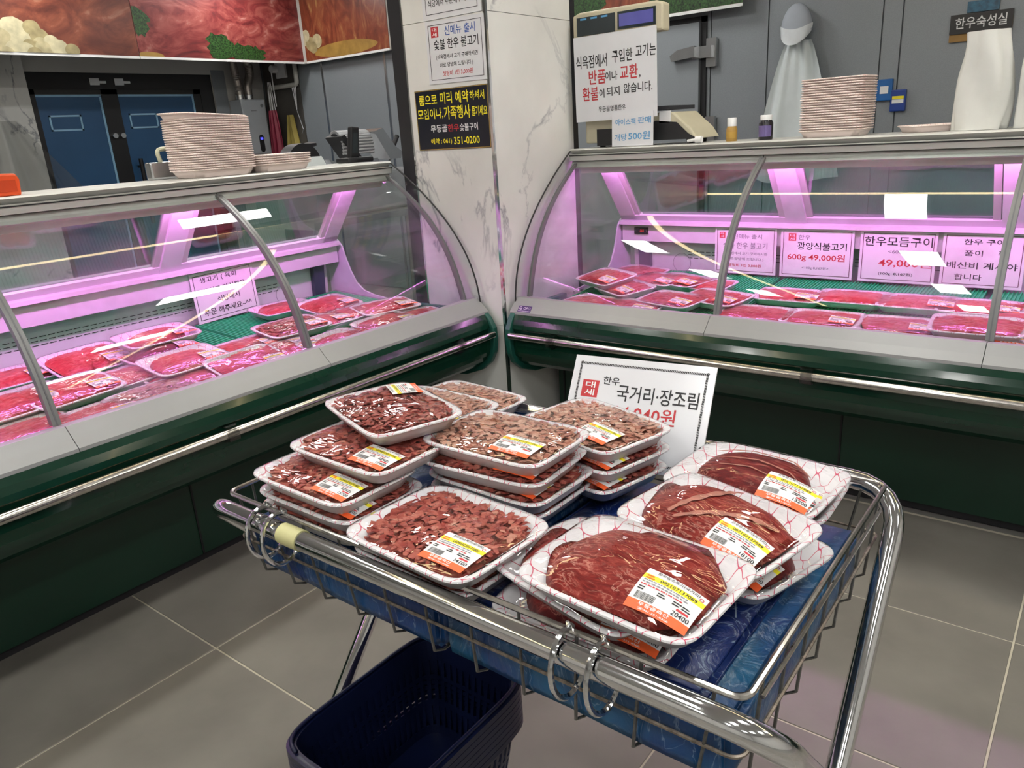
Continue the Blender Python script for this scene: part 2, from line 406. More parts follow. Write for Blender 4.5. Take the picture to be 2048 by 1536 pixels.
# back wall with a pair of glazed doors
bw = struct(MB().box((-3.7, YW, 0), (2.74, YW+.1, ZC)).box((4.46, YW, 0), (XW, YW+.1, ZC)).box((2.74, YW, 2.03), (4.46, YW+.1, ZC)).build('wall_back', wall_w))
MB().box((-3.6, YW-.05, 0), (2.80, YW-.001, 2.6)).build('marble_cladding', marble_m, bw)
MB().box((4.46, YW-.004, 0), (4.60, YW-.0005, 2.07)).build('door_reveal', cool, bw)
doorf = mat('black_door_frame', (.012, .012, .013), .35)
doorb = mat('blue_privacy_film', (.030, .105, .235), .35, var=.1, scale=2)
doorl = mat('pale_film_gap', (.35, .62, .85), .3)
dr = struct(MB().box((2.74, YW+.02, 1.90), (4.46, YW+.08, 2.03)).box((2.74, YW+.02, 0), (2.80, YW+.08, 1.9)).box((4.33, YW+.02, 0), (4.46, YW+.08, 1.9)).build('door_1', doorf))
for x0, x1 in ((2.80, 3.47), (3.47, 4.33)):
    lf = MB().box((x0, YW+.025, 0), (x0+.07, YW+.065, 1.9)).box((x1-.07, YW+.025, 0), (x1, YW+.065, 1.9)).box((x0, YW+.025, 1.86), (x1, YW+.065, 1.9)).box((x0, YW+.025, 0), (x1, YW+.065, .12)).build('door_leaf', doorf, dr)
    MB().box((x0+.07, YW+.04, .12), (x1-.07, YW+.05, 1.86)).build('glass_pane', doorb, lf)
    cx = x0+.2
    MB().box((x0+.07, YW+.036, 1.842), (x1-.07, YW+.04, 1.86)).box((x1-.088, YW+.036, .3), (x1-.07, YW+.04, 1.85)).build('light_gap', doorl, lf)
    m = MB(); a0, a1, b0, b1 = cx-.06, cx+.20, 1.575, 1.70
    m.box((a0, YW+.034, b0), (a1, YW+.04, b0+.014)).box((a0, YW+.034, b1-.014), (a1, YW+.04, b1)).box((a0, YW+.034, b0), (a0+.014, YW+.04, b1)).box((a1-.014, YW+.034, b0), (a1, YW+.04, b1))
    m.build('view_slot', doorl, lf)
for x in (3.36, 3.57):
    MB().box((x-.05, YW-.01, 1.93), (x+.03, YW+.02, 1.985)).box((x+.03, YW-.005, 1.945), (x+.09, YW+.02, 1.965)).build('door_closer', steel, dr)
for x in (3.435, 3.505):
    m = MB(); m.tube([(x, YW+.02, 1.52), (x, YW-.01, 1.52)], .022, 12); m.build('lock_cylinder', steel, dr, smooth=True)
m = MB(); m.tube([(3.60, YW-.03, .75), (3.60, YW-.03, 1.32)], .018, 10); m.tube([(3.60, YW-.03, 1.25), (3.60, YW+.03, 1.25)], .01, 8); m.tube([(3.60, YW-.03, .82), (3.60, YW+.03, .82)], .01, 8)
m.build('pull_handle', blackrub, dr, smooth=True)
# cold-room wall along X = 5.02: panels with recessed joints
wr = struct(MB().box((XW, -3.6, 0), (XW+.1, YW, ZC)).build('wall_right', cool_d))
ys = [-3.6, -2.4, -1.2, -.2, 1.10, 1.203, 1.85, 2.22, 3.1, 4.2, 5.2, 6.04, 6.40]
for a, b in zip(ys, ys[1:]):
    MB().box((XW-.012, a+.004, 0), (XW, b-.004, ZC)).build('cooler_panel', cool, wr)
for y in (5.2, 6.04):
    MB().box((XW-.02, y-.012, 0), (XW-.012, y+.012, ZC)).build('joint_cover', steel, wr)
MB().box((XW-.014, 6.404, 0), (XW, YW-.05, ZC)).build('dark_lining', dark_wall, wr)
# cold-room door with gasket, hinge
dg = MB(); dg.box((XW-.06, 2.28, .1), (XW-.012, 3.3, 1.93)).build('cooler_door', cool, wr)
m = MB(); m.box((XW-.03, 2.245, .1), (XW-.012, 2.28, 1.965)).box((XW-.03, 2.245, 1.93), (XW-.012, 2.5, 1.965)).build('door_gasket', blackrub, wr)
m = MB(); y, z = 2.29, 1.745
m.box((XW-.05, y-.12, z-.085), (XW-.02, y-.055, z+.085)).box((XW-.075, y-.10, z-.03), (XW-.05, y+.03, z+.04))
m.prism([(0, -.02), (.16, -.035), (.17, .0), (.12, .03), (0, .045)], lambda l, a, b: (XW-.06-l, y+a, z+b), 0, .05)
m.build('door_hinge', steel, wr)
m = MB(); m.box((XW-.05, y-.12, 1.20), (XW-.02, y-.055, 1.36)); m.build('door_hinge', steel, wr)
# marble column between the two cases
cl = struct(MB().box((XC+.012, YC+.012, 0), (2.985, 2.385, ZC)).build('wall_column', wall_w))
zj = [0, .575, 1.775, ZC]
for a, b in zip(zj, zj[1:]):
    MB().box((XC, YC+.006, a+.001), (XC+.012, 2.39, b-.001)).build('marble_slab', marble_m, cl)
    MB().box((XC+.006, YC, a+.001), (2.985, YC+.012, b-.001)).build('marble_slab', marble_m, cl)
MB().box((XC-.003, YC-.003, 0), (XC+.009, YC+.009, ZC)).build('corner_bead', chrome, cl)
MB().box((XC-.002, 2.388, 0), (XC+.004, 2.396, ZC)).build('edge_bead', chrome, cl)
MB().box((XC+.002, 2.396, 0), (XC+.15, 2.47, ZC)).build('black_post', mat('black_post', (.022, .021, .024), .45), cl)
MB().box((2.985, YC-.002, 0), (3.02, 2.1, ZC)).build('black_post', MATS['black_post'], cl)
# soffits that carry the food posters
struct(MB().box((1.2, 6.2, 2.075), (4.93, 6.25, ZC)).box((4.93, 5.0, 2.06), (4.98, 6.25, ZC)).build('trim_1', mat('soffit', (.55, .54, .5), .6)))
struct(MB().box((4.90, 2.0, 2.02), (4.99, 3.6, ZC)).build('trim_2', MATS['soffit']))

# ================================================================== LAMPS OF THE ROOM
pan = emitter('panel_light', (1, .985, .95), PANEL_W)
frm = mat('lamp_frame', (.75, .75, .75), .4)
LX = {2.53: 'above the case corner', .97: 'above the trolley', -.6: 'left of the trolley', -2.15: 'by the entrance wall', 4.1: 'added by the cold-room wall'}
LY = {2.72: 'level with the left case', .88: 'level with the trolley', -.65: 'just behind the viewer', -2.2: 'far behind the viewer', 4.4: 'added over the work bench', 5.8: 'added near the glass doors'}  # lamps behind the counters are added, unseen, to light the work area
for ix, x in enumerate((2.53, .97, -.6, -2.15, 4.1)):
    for iy, y in enumerate((2.72, .88, -.65, -2.2, 4.4, 5.8)):
        if y > 4 and x < 1.5: continue
        if x > 4 and y < 1: continue
        t = thing('ceiling_light', f'white ceiling panel lamp {LX[x]}, {LY[y]}', 'lamp', (x, y, ZC), 'ceiling panel lamps')
        MB().box((x-.30, y-.115, ZC-.012), (x+.30, y+.115, ZC-.001)).build('frame', frm, t)
        MB().box((x-.285, y-.10, ZC-.016), (x+.285, y+.10, ZC-.012)).build('diffuser', pan, t)
st = emitter('warm_strip', (1, .80, .42), STRIP_W)
for nm, a, b in (('warm linear ceiling lamp running along the left case', (-3.2, 2.36), (2.84, 2.40)), ('warm linear ceiling lamp running along the right case', (2.80, -3.2), (2.84, 2.355))):
    t = thing('strip_light', nm+', reflected as a yellow line', 'lamp', (a[0], a[1], ZC))
    MB().box((a[0]-.01, a[1]-.01, ZC-.012), (b[0]+.01, b[1]+.01, ZC-.001)).build('housing', frm, t)
    MB().box((a[0], a[1], ZC-.020), (b[0], b[1], ZC-.012)).build('diffuser', st, t)

# ================================================================== MEAT CASES
CF = np.polyfit([1.195, 1.114, 1.011, .867, .76, .68], [.54, .414, .31, .213, .165, .149], 3)
def gd(z): return float(np.polyval(CF, z))                  # depth of the curved pane at height z
def bed_z(d): return .612+.05*(d-.12)/.86
pinkl = emitter('pink_meat_tube', (1.0, .30, .95), PINK_W)
def make_case(side, l0, l1, joints, label):
    """l runs along the case, l1 is the end at the column; d is the depth behind the bumper"""
    if side == 'L': fn = lambda l, d, z: (l, 1.99+d, z)
    else: fn = lambda l, d, z: (2.385+d, l, z)
    t = thing('meat_display_case', label, 'display case', fn(l1, .6, 0))
    def pr(name, poly, a, b, m, smooth=False): return MB().prism(poly, fn, a, b).build(name, m, t, smooth=smooth, angle=35)
    # body
    pr('base_panel', [(.335, .03), (1.05, .03), (1.05, .36), (.335, .36)], l0, l1-.03, green_base)
    pr('kick_plate', [(.35, 0), (1.0, 0), (1.0, .03), (.35, .03)], l0, l1-.05, darkslot)
    for j in (l1-1.26, l1-.06):
        pr('panel_joint', [(.331, .03), (.337, .03), (.337, .345), (.331, .345)], j-.003, j+.003, darkslot)
    pr('base_ledge', [(.31, .335), (.40, .335), (.40, .375), (.31, .365)], l0, l1-.03, green_base)
    pr('rear_body', [(.40, .36), (1.06, .36), (1.06, .60), (.40, .60)], l0, l1-.02, mat('case_body', (.35, .36, .36), .5))
    bz = bed_z
    # bumper with its grooves
    bp = [(.035, .632), (.022, .612), (.014, .592), (.010, .575), (.022, .570), (.024, .535), (.014, .530), (.012, .505), (.016, .475), (.024, .455), (.034, .452), (.045, .430), (.08, .405), (.14, .385), (.24, .368), (.32, .36), (.42, .36), (.42, .60), (.12, .632)]
    pr('bumper', bp, l0, l1-.035, greenp)
    cap = [(.10, .645), (.045, .645), (.015, .615), (-.008, .575), (-.012, .53), (-.004, .47), (.02, .425), (.07, .385), (.16, .352), (.30, .335), (.42, .335), (.42, .645)]
    m = MB().prism(cap, fn, l1-.035, l1-.008)
    link('bumper_end_cap', bevel(m.mesh('bumper_end_cap', green_cap, off=origin(t)), .006, 2), t)
    m = MB(); m.tube([fn(l, -.004, .548) for l in np.linspace(l0, l1-.03, 3)], .0145, 14); m.build('bumper_rail', chrome_d, t, smooth=True)
    clipm = glass('clear_clip', 1.5, (.80, .80, .80), rough=.1, add=.06) if 'clear_clip' not in bpy.data.materials else bpy.data.materials['clear_clip']
    for j in ((l1-.24, l1-1.27, l1-2.3) if side == 'L' else (l1-.24, l1-1.23, l1-2.2)):
        m = MB()
        m.prism([(-.022, .528), (-.022, .568), (.0, .572), (.0, .568), (-.018, .564), (-.018, .532), (0, .528), (0, .524)], fn, j-.018, j+.018)
        m.prism([(.0, .566), (.026, .566), (.026, .590), (.022, .590), (.022, .572), (0, .572)], fn, j-.018, j+.024)
        m.prism([(.0, .522), (.024, .522), (.024, .530), (0, .530)], fn, j-.018, j+.018)
        m.build('rail_bracket', clipm, t)
    # silver front trim in sections
    ends = [l0]+joints+[l1-.005]
    tp = [(.150, .680), (.098, .690), (.088, .690), (.060, .662), (.036, .640), (.034, .630), (.15, .630)]
    for a, b in zip(ends, ends[1:]): pr('front_trim', tp, a+.001, b-.001, silver)
    # curved panes and their frames
    zs = np.linspace(.684, 1.195, 22)
    outer = [(gd(z), z) for z in zs]; inner = [(gd(z)+.006, z) for z in zs[::-1]]
    for a, b in zip(ends, ends[1:]):
        pr('curved_pane', outer+inner, a+.004, b-.004, casepane, True)
    def strip(o1, o2): return [(gd(z)+o1, z) for z in zs]+[(gd(z)+o2, z) for z in zs[::-1]]
    for j in joints+[l1-.03]:
        wd = .011 if j in joints else .006
        pr('pane_frame', strip(-.012, .012), j-wd, j+wd, mat('frame_grey', (.20, .205, .205), .4, .3, var=.04), True)
        pr('pane_frame_core', strip(-.013, -.0125), j-.002, j+.002, mat('seal_grey', (.14, .14, .15), .5))
    for a, b in zip(ends, ends[1:]):
        pr('pane_top_rail', [(gd(1.195)-.012, 1.178), (gd(1.195)+.012, 1.172), (gd(1.195)+.03, 1.192), (gd(1.195)+.004, 1.203)], a+.002, b-.002, alu_w)
    # end pane at the column
    zz = np.linspace(.60, 1.25, 26)
    pts = np.array([(.53, 1.25), (.38, 1.145), (.276, 1.053), (.176, .942), (.118, .84), (.087, .748), (.075, .668), (.075, .60)])
    eo = [(float(np.interp(z, pts[::-1, 1], pts[::-1, 0])), z) for z in zz]
    e2 = np.polyfit(pts[:, 1], pts[:, 0], 4); eo = [(float(np.polyval(e2, z)), z) for z in zz]
    pr('end_pane', eo+[(.84, 1.25), (1.02, .90), (1.02, .60)], l1-.012, l1-.006, endpane, False)
    edge = MB(); edge.tube([fn(l1-.009, d-.001, z) for d, z in eo[2:]], .0035, 6); edge.build('end_pane_edge', blackrub, t, smooth=True)
    # inner end panel below the pane
    pr('end_liner', [(.50, .60), (.50, .638), (.644, .651), (.72, .660), (.784, .676), (.83, .71), (.863, .764), (.885, .82), (.905, .881), (.935, .91), (1.02, .90), (1.02, .60)], l1-.022, l1-.014, mat('liner_grey', (.60, .60, .66), .4))
    # canopy: top deck with stepped front rail
    pr('top_deck', [(.545, 1.234), (.86, 1.234), (.86, 1.255), (.53, 1.255), (.522, 1.250)], l0, l1-.006, alu_w)
    pr('top_rail', [(.530, 1.234), (.520, 1.232), (.524, 1.206), (.556, 1.203), (.60, 1.206), (.60, 1.234)], l0, l1-.006, alu_w)
    pr('deck_groove', [(.519, 1.230), (.523, 1.230), (.523, 1.226), (.519, 1.226)], l0, l1-.006, blackrub)
    pr('lamp_housing', [(.556, 1.203), (.575, 1.150), (.590, 1.150), (.60, 1.19), (.86, 1.19), (.86, 1.234), (.60, 1.234)], l0, l1-.03, caseint)
    m = MB(); m.tube([fn(l0+.05, .625, 1.172), fn(l1-.06, .625, 1.172)], .013, 8); m.build('lamp_tube', pinkl, t, smooth=True)
    # sloped sliding windows at the back
    def slope(a, b, o1=0., o2=.02):                # a,b in 0..1 down the slope
        p = lambda s, o: (.705+.225*s+o, 1.185-.285*s+o*.8)
        return [p(a, o1), p(b, o1), p(b, o2), p(a, o2)]
    L = l1-.03-l0
    pr('window_top_rail', slope(-.03, .10), l0, l1-.03, caseint); pr('window_bottom_rail', slope(.90, 1.04), l0, l1-.03, caseint)
    ws = [l1-.10-.78*k for k in range(5)]
    pr('window_post', slope(0, 1), l1-.11, l1-.03, caseint)
    for k in range(4):
        b_ = ws[k]; a_ = ws[k+1]
        if b_ < l0: break
        a_ = max(a_, l0)
        if k: pr('window_post', slope(0, 1, -.004, .02), b_-.035, b_+.05, caseint)
        pr('window_stile', slope(.08, .92, .004, .018), b_-.06 if k else b_-.035, b_-.035 if k else b_-.012, alu_w)
        pr('window_stile', slope(.08, .92, .004, .018), a_+.055, a_+.08, alu_w)
        pr('sliding_pane', slope(.10, .90, .009, .013), a_+.07, b_-.05, rearpane)
    # ledge, air grille and perforated back panel
    pr('back_ledge', [(.925, .905), (.90, .900), (.90, .885), (.93, .88), (.93, .805), (1.02, .80), (1.05, .905)], l0, l1-.03, caseint)
    pr('back_panel', [(.99, .80), (1.0, .60), (1.03, .60), (1.03, .80)], l0, l1-.06, caseint)
    m = MB()
    for r_, z in enumerate((.752, .738, .722)):
        l = l0+.02
        while l < l1-.35:
            m.add([fn(l, .9885+(.80-z)*.05, z), fn(l+.022, .9885+(.80-z)*.05, z), fn(l+.022, .9885+(.80-z)*.05, z+.0028), fn(l, .9885+(.80-z)*.05, z+.0028)], [(0, 1, 2, 3)]); l += .03
    m.build('vent_slots', darkslot, t)['kind'] = 'stuff'
    pr('back_corner_trim', [(.975, .60), (.995, .60), (.985, .80), (.955, .80)], l1-.16, l1-.10, mat('dark_blue_trim', (.03, .045, .07), .5))
    pr('bed', [(.10, .60), (.12, bz(.12)), (.99, bz(.99)), (.99, .60)], l0, l1-.022, steel)
    return t, fn
caseL, fnL = make_case('L', -.75, 2.40, [-.09, .73, 1.555], 'curved glass meat display case with dark green bumper on the left')
caseR, fnR = make_case('R', -1.0, 1.94, [-.59, .245, 1.08], 'curved glass meat display case with dark green bumper on the right')
# round service cover on the back panel
for t, fn, l in ((caseL, fnL, 2.08), (caseR, fnR, 1.62)):
    m = MB(); m.tube([fn(l+.045*math.cos(a), .985, .70+.045*math.sin(a)) for a in np.linspace(0, 2*PI, 24, endpoint=False)], .0012, 5, closed=True); m.build('service_cover_ring', greyp, t)
# digital thermometer on the right case
p = at(1283, 461, 0, 2.385+.928)
m = MB().box((p[0]-.006, p[1]-.037, p[2]-.016), (p[0]+.004, p[1]+.037, p[2]+.016)); th = link('thermometer', bevel(m.mesh('thermometer', blackrub, off=origin(caseR)), .003, 2), caseR)
q, f = text2d('-2.5', 0, 0, .022, .010)
m = MB(); m.add([(p[0]-.0068, p[1]-a-.004, p[2]+b) for a, b in q], f); m.build('display_digits', emitter('led_red', (1, .05, .03), 1.5), th, recalc=False)
for s_ in (-1, 1): MB().tube([(p[0]-.0062, p[1]+s_*.031, p[2]), (p[0]-.0085, p[1]+s_*.031, p[2])], .0028, 8).build('screw', steel, th)
# maker's badge on the right case trim
t = thing('maker_badge', 'small purple maker badge on the silver trim of the right case', 'badge', mtx=frame((2.385+.049, 1.865, .6525), 'X', tilt=-.75))
badge = mat('badge_purple', (.06, .02, .14), .4)
MB().box((-.032, -.0145, 0), (.032, .0145, .0012)).build('plate', badge, t, world=False)
q, f = text2d('OPO', .011, .003, .034, .012); m = MB(); m.add([(a, b, .0018) for a, b in q], f)
m.tube([(-.020+.0058*math.cos(a), .003+.0058*math.sin(a), .0015) for a in np.linspace(.6, 5.6, 14)], .0013, 5)
m.add([(-.020, .001, .0018), (-.012, .001, .0018), (-.012, -.0025, .0018), (-.020, -.0025, .0018)], [(0, 1, 2, 3)])
for k in range(18): m.add([(-.028+.0032*k, -.0115, .0018), (-.0262+.0032*k, -.0115, .0018), (-.0262+.0032*k, -.0085, .0018), (-.028+.0032*k, -.0085, .0018)], [(0, 1, 2, 3)])
m.build('lettering', mat('badge_lilac', (.75, .6, .85), .4), t, world=False, recalc=False)

# ================================================================== TRAYS AND PACKS OF MEAT
TL, TW, TH = .265, .205, .028
NS = 44
def sup(a, b, n=7.0, seg=NS):
    out = []
    for k in range(seg):
        t = 2*PI*(k+.5)/seg; c, s_ = math.cos(t), math.sin(t)
        out.append((a*math.copysign(abs(c)**(2/n), c), b*math.copysign(abs(s_)**(2/n), s_)))
    return out
def tray_mesh(name, L, W, H, m_in, m_out):
    pr = [(.024, 0), (.019, .001), (.008, H-.007), (.002, H-.006), (0, H-.003), (.0008, H-.0007), (.004, H), (.0085, H-.001), (.024, .006), (.030, .005)]
    m = MB(); R_ = [[(x, y, z) for x, y in sup(L/2-i, W/2-i)] for i, z in pr]
    m.rings(R_[:5], 1, cap0=True); m.rings(R_[4:], 0, cap1=True)
    # weld the shared ring
    me = m.mesh(name, [m_in, m_out], smooth=False, recalc=False)
    bm = bmesh.new(); bm.from_mesh(me); bmesh.ops.remove_doubles(bm, verts=bm.verts, dist=1e-6); bmesh.ops.recalc_face_normals(bm, faces=bm.faces); bm.to_mesh(me); bm.free()
    me.shade_smooth(); me.set_sharp_from_angle(angle=math.radians(50)); return me
TRAY = tray_mesh('foam_tray', TL, TW, TH, foam_in, foam_out)
TRAYP = tray_mesh('foam_tray_pink', .262, .20, .030, foam_p_in, foam_p)
def snorm(x, y, L=TL, W=TW, n=7.0): return (abs(2*x/L)**n+abs(2*y/W)**n)**(1/n)
def film_z(x, y, hd, p=2.6):
    s_ = min(1., snorm(x, y, n=4.0)*.985)
    return TH+.0006+hd*(1-s_**p)
def wall_z(x, y):
    """height of the tray's inner wall at x, y, so that the meat rests inside it"""
    i = min(TL/2-abs(x), TW/2-abs(y), (1-snorm(x, y))*TW/2)
    return .0065 if i >= .026 else .0065+(.026-max(i, .006))/.0175*(TH-.007)
def noise2(seed):
    r = np.random.default_rng(seed); ks = r.normal(size=(10, 2))*np.array([30, 34]); ph = r.uniform(0, 6.28, 10); am = r.uniform(.5, 1, 10)/10
    return lambda x, y: float(np.sum(am*np.sin(ks[:, 0]*x+ks[:, 1]*y+ph)))
def film_mesh(hd, seed):
    nz = noise2(seed); R_ = []
    for k in range(12):
        f = 1-k/12*.985
        R_.append([(x*f, y*f, film_z(x*f, y*f, hd)+(0 if k == 0 else .0016*nz(x*f*2.2, y*f*2.2)*min(1, k/3))) for x, y in sup(TL/2-.001, TW/2-.001)])
    sk = [[(x, y, TH-.004) for x, y in sup(TL/2+.0004, TW/2+.0004)]]
    m = MB(); m.rings(sk+R_, cap1=True); return m.mesh('cling_film', film_m, smooth=True, recalc=True)
def slab_mesh(hd, seed, mt, ax=.43, ay=.40, n=2.5, name='meat'):
    nz = noise2(seed); r = np.random.default_rng(seed); ph = r.uniform(0, 6.28, 4)
    R_ = []; NA = 56
    for k in range(15):
        f = 1-(k/15)*.99; ring = []
        for j in range(NA):
            t = 2*PI*j/NA; wob = 1+.06*math.sin(2*t+ph[0])+.04*math.sin(3*t+ph[1])+.02*math.sin(7*t+ph[2])
            c, s_ = math.cos(t), math.sin(t)
            x = ax*TL*math.copysign(abs(c)**(2/n), c)*wob*f; y = ay*TW*math.copysign(abs(s_)**(2/n), s_)*wob*f
            x = max(-TL*.47, min(TL*.47, x)); y = max(-TW*.46, min(TW*.46, y))
            top = film_z(x, y, hd)-.0022; e = max(0., 1-f**5)**.5
            z = .007+(top-.007)*e+(.0035*nz(x*1.4, y*1.4)-.002)*(0.2+e)*.8
            ring.append((x, y, max(min(z, top-.0004), wall_z(x, y)+.001)))
        R_.append(ring)
    m = MB(); m.rings(R_, cap1=True, cap0=True); return m.mesh(name, mt, smooth=True)
def chips_mesh(hd, seed, mt, nfl=460, fill=.455):
    """a bed of small shredded pieces: lumpy base plus hundreds of curled flakes"""
    nz = noise2(seed); r = np.random.default_rng(seed); R_ = []; NA = 64
    for k in range(16):
        f = 1-(k/16)*.99
        ring = []
        for x, y in sup(fill*TL, (fill-.01)*TW, 4.5, NA):
            wb = 1+.05*r.uniform(-1, 1); x *= f*wb; y *= f*wb
            top = film_z(x, y, hd)-.002; e = max(0., 1-f**7)**.5
            ring.append((x, y, max(.007+(top-.0085-.007)*e+r.uniform(-.003, .0025)*e, min(wall_z(x, y)+.001, top))))
        R_.append(ring)
    m = MB(); m.rings(R_, cap1=True, cap0=True)
    for i in range(nfl):
        a, b = r.uniform(-1, 1, 2); x = a*fill*TL*.97; y = b*(fill-.01)*TW*.97
        if snorm(x, y, 2*fill*TL, 2*(fill-.01)*TW, 4.5) > .98: continue
        ln, wd = r.uniform(.010, .024), r.uniform(.006, .012); t = r.uniform(0, PI)
        top = film_z(x, y, hd)-.0024; z = top-r.uniform(.0, .0035); cu = r.uniform(.0003, .0018)
        c, s_ = math.cos(t), math.sin(t); tx, ty = r.uniform(-.16, .16, 2)
        vs = []
        for u, lift in ((-1, -cu), (-.35, cu*.4), (.35, cu*.5), (1, -cu)):
            for v in (-1, 1):
                w2 = wd*(1 if abs(u) < .5 else r.uniform(.3, .8))
                lx, ly = u*ln/2+r.uniform(-.001, .001), v*w2/2
                px_, py_ = x+lx*c-ly*s_, y+lx*s_+ly*c
                pz = min(z+lift+tx*lx+ty*ly, film_z(px_, py_, hd)-.0012)
                vs.append((px_, py_, pz))
        m.add(vs, [(0, 2, 3, 1), (2, 4, 5, 3), (4, 6, 7, 5)])
    me = m.mesh('meat', mt, smooth=False, recalc=False); return me
def slices_mesh(hd, seed, mt, nsl=6, ax=.44, ay=.42):
    """overlapping thin slices laid in a row"""
    r = np.random.default_rng(seed); m = MB()
    for k in range(nsl):
        cx = (-ax+.13)*TL+(2*ax-.26)*TL*k/(nsl-1); rot = r.uniform(-.3, .3); NA = 22; nz = noise2(seed*31+k)
        a, b = .145*TL*r.uniform(.95, 1.15), ay*TW*r.uniform(.92, 1.0); R_ = []
        for j, (f, dz) in enumerate(((1, -.006), (1.0, -.001), (.9, .001), (.55, .002), (.05, .002))):
            ring = []
            for i in range(NA):
                t = 2*PI*i/NA; wob = 1+.05*math.sin(3*t+k)+.04*math.sin(5*t+2*k)
                c, s_ = math.cos(t), math.sin(t)
                x0 = a*f*wob*math.copysign(abs(c)**.75, c); y0 = b*f*wob*math.copysign(abs(s_)**.75, s_)
                x = cx+x0*math.cos(rot)-y0*math.sin(rot); y = x0*math.sin(rot)+y0*math.cos(rot)
                x = max(-TL*.455, min(TL*.455, x)); y = max(-TW*.445, min(TW*.445, y))
                top = film_z(x, y, hd)-.003
                ring.append((x, y, min(top-.0005, top-.007+.004*(x0/a+1)*.5+dz+.003*nz(x, y))))
            R_.append(ring)
        R_ = [[(a_, b_, max(c_, wall_z(a_, b_)+.001)) for a_, b_, c_ in q] for q in R_]; R_.insert(0, [(p[0], p[1], wall_z(p[0], p[1])+.0005) for p in R_[0]])
        m.rings(R_, cap1=True, cap0=True)
    return m.mesh('meat', mt, smooth=True)
# ---- price labels, printed flat and following the film
LW, LH = .080, .064
def label_mesh(hd, cx, cy, rot, price=None, code=None, title=None, fine=True, flip=False):
    c, s_ = math.cos(rot+(PI if flip else 0)), math.sin(rot+(PI if flip else 0))
    def pos(u, v, e):
        u -= LW/2; v -= LH/2; x = cx+u*c-v*s_; y = cy+u*s_+v*c
        return (x, y, film_z(x, y, hd)+.0014+e)
    m = MB(); NU = 7
    vb = [0, .012, .020, .030, .040, .0455, .0540, .059, LH]
    for j in range(len(vb)-1):
        a, b = vb[j], vb[j+1]; mi = 4 if b <= .0121 else (3 if abs(a-.0455) < 1e-6 else 0)
        for i in range(NU):
            u0, u1 = LW*i/NU, LW*(i+1)/NU
            m.add([pos(u0, a, 0), pos(u1, a, 0), pos(u1, b, 0), pos(u0, b, 0)], [(0, 1, 2, 3)], mi)
    def tx(t, x, y, w_, h_, mi):
        q, f = text2d(t, x, y, w_, h_); m.add([pos(a, b, .0006) for a, b in q], f, mi)
    def bar(u0, v0, u1, v1, mi): m.add([pos(u0, v0, .0005), pos(u1, v0, .0005), pos(u1, v1, .0005), pos(u0, v1, .0005)], [(0, 1, 2, 3)], mi)
    if title: tx(title, .042, .0595, .056, .0062, 1)
    if code: tx(code, .047, .0495, .048, .0052, 1)
    if price: tx(price, .066, .0165, .022, .0065, 1)
    r = np.random.default_rng(5)
    if fine:
        tx('무등골축산', .036, .0082, .040, .0048, 5); tx('☎061-351-0200', .038, .0027, .040, .0030, 5)
    else:
        for k in range(5): bar(.014+k*.010, .004, .020+k*.010, .0085, 5)
        for k in range(6): bar(.012+k*.009, .0575, .0185+k*.009, .0615, 1)
        for k in range(8): bar(.020+k*.006, .048, .0245+k*.006, .0515, 1)
        bar(.055, .0135, .077, .019, 1)
    for v in (.0425, .0385, .0345): # lines of fine print, too small to read
        u = .004
        while u < .060:
            d_ = r.uniform(.002, .006); bar(u, v, u+d_, v+.0018, 6 if v > .035 else 2); u += d_+.0012
    for v in (.0300, .0265):
        for u in (.004, .030, .050, .062):
            bar(u, v, u+r.uniform(.007, .012), v+.0017, 1)
    u = .006
    while u < .032:
        d_ = r.uniform(.0003, .0009); bar(u, .0135, u+d_, .0235, 1); u += d_+r.uniform(.0004, .0008)
    bar(.058, .0215, .073, .0245, 2)
    bar(.004, .0465, .016, .0485, 7); bar(.004, .0505, .014, .0525, 7)
    # little round mark at the corner
    ring = [pos(.0735+.0028*math.cos(a), .0565+.0028*math.sin(a), .0005) for a in np.linspace(0, 2*PI, 12, endpoint=False)]+[pos(.0735+.0020*math.cos(a), .0565+.0020*math.sin(a), .0005) for a in np.linspace(0, 2*PI, 12, endpoint=False)]
    m.add(ring, [(k, (k+1) % 12, 12+(k+1) % 12, 12+k) for k in range(12)], 2)
    return m.mesh('price_label', [label_m, black, redp, yellowp, orangep, whitep, greyp, orangep], recalc=False)
# shared meshes
HD = {'chips': .009, 'slab': .026, 'slice': .012, 'low': .010}
FILM = {k: [film_mesh(h, 11+i) for i in range(2)] for k, h in HD.items()}
MEAT = {'chips_red': chips_mesh(.009, 3, chips_red), 'chips_pale': chips_mesh(.009, 4, chips_pale), 'chips_dark': chips_mesh(.009, 5, chips_dark), 'chips_red2': chips_mesh(.009, 6, chips_red, 520, .43),
        'slab_a': slab_mesh(.026, 21, slab_red, .455, .44), 'slab_b': slab_mesh(.026, 22, slab_red, .45, .43), 'slab_c': slab_mesh(.026, 23, slab_dark, .40, .34, 2.2), 'slab_d': slab_mesh(.026, 24, slab_dark, .40, .36),
        'slice_a': slices_mesh(.012, 31, slice_red), 'slice_b': slices_mesh(.012, 32, slice_red, 5), 'slice_c': slices_mesh(.012, 33, slice_red, 8), 'cut_a': slab_mesh(.012, 41, slice_red, .40, .36), 'cut_b': slab_mesh(.012, 42, slice_red, .44, .38, 3)}
def fam(k): return 'chips' if k.startswith('chips') else ('slab' if k.startswith('slab') else 'slice')
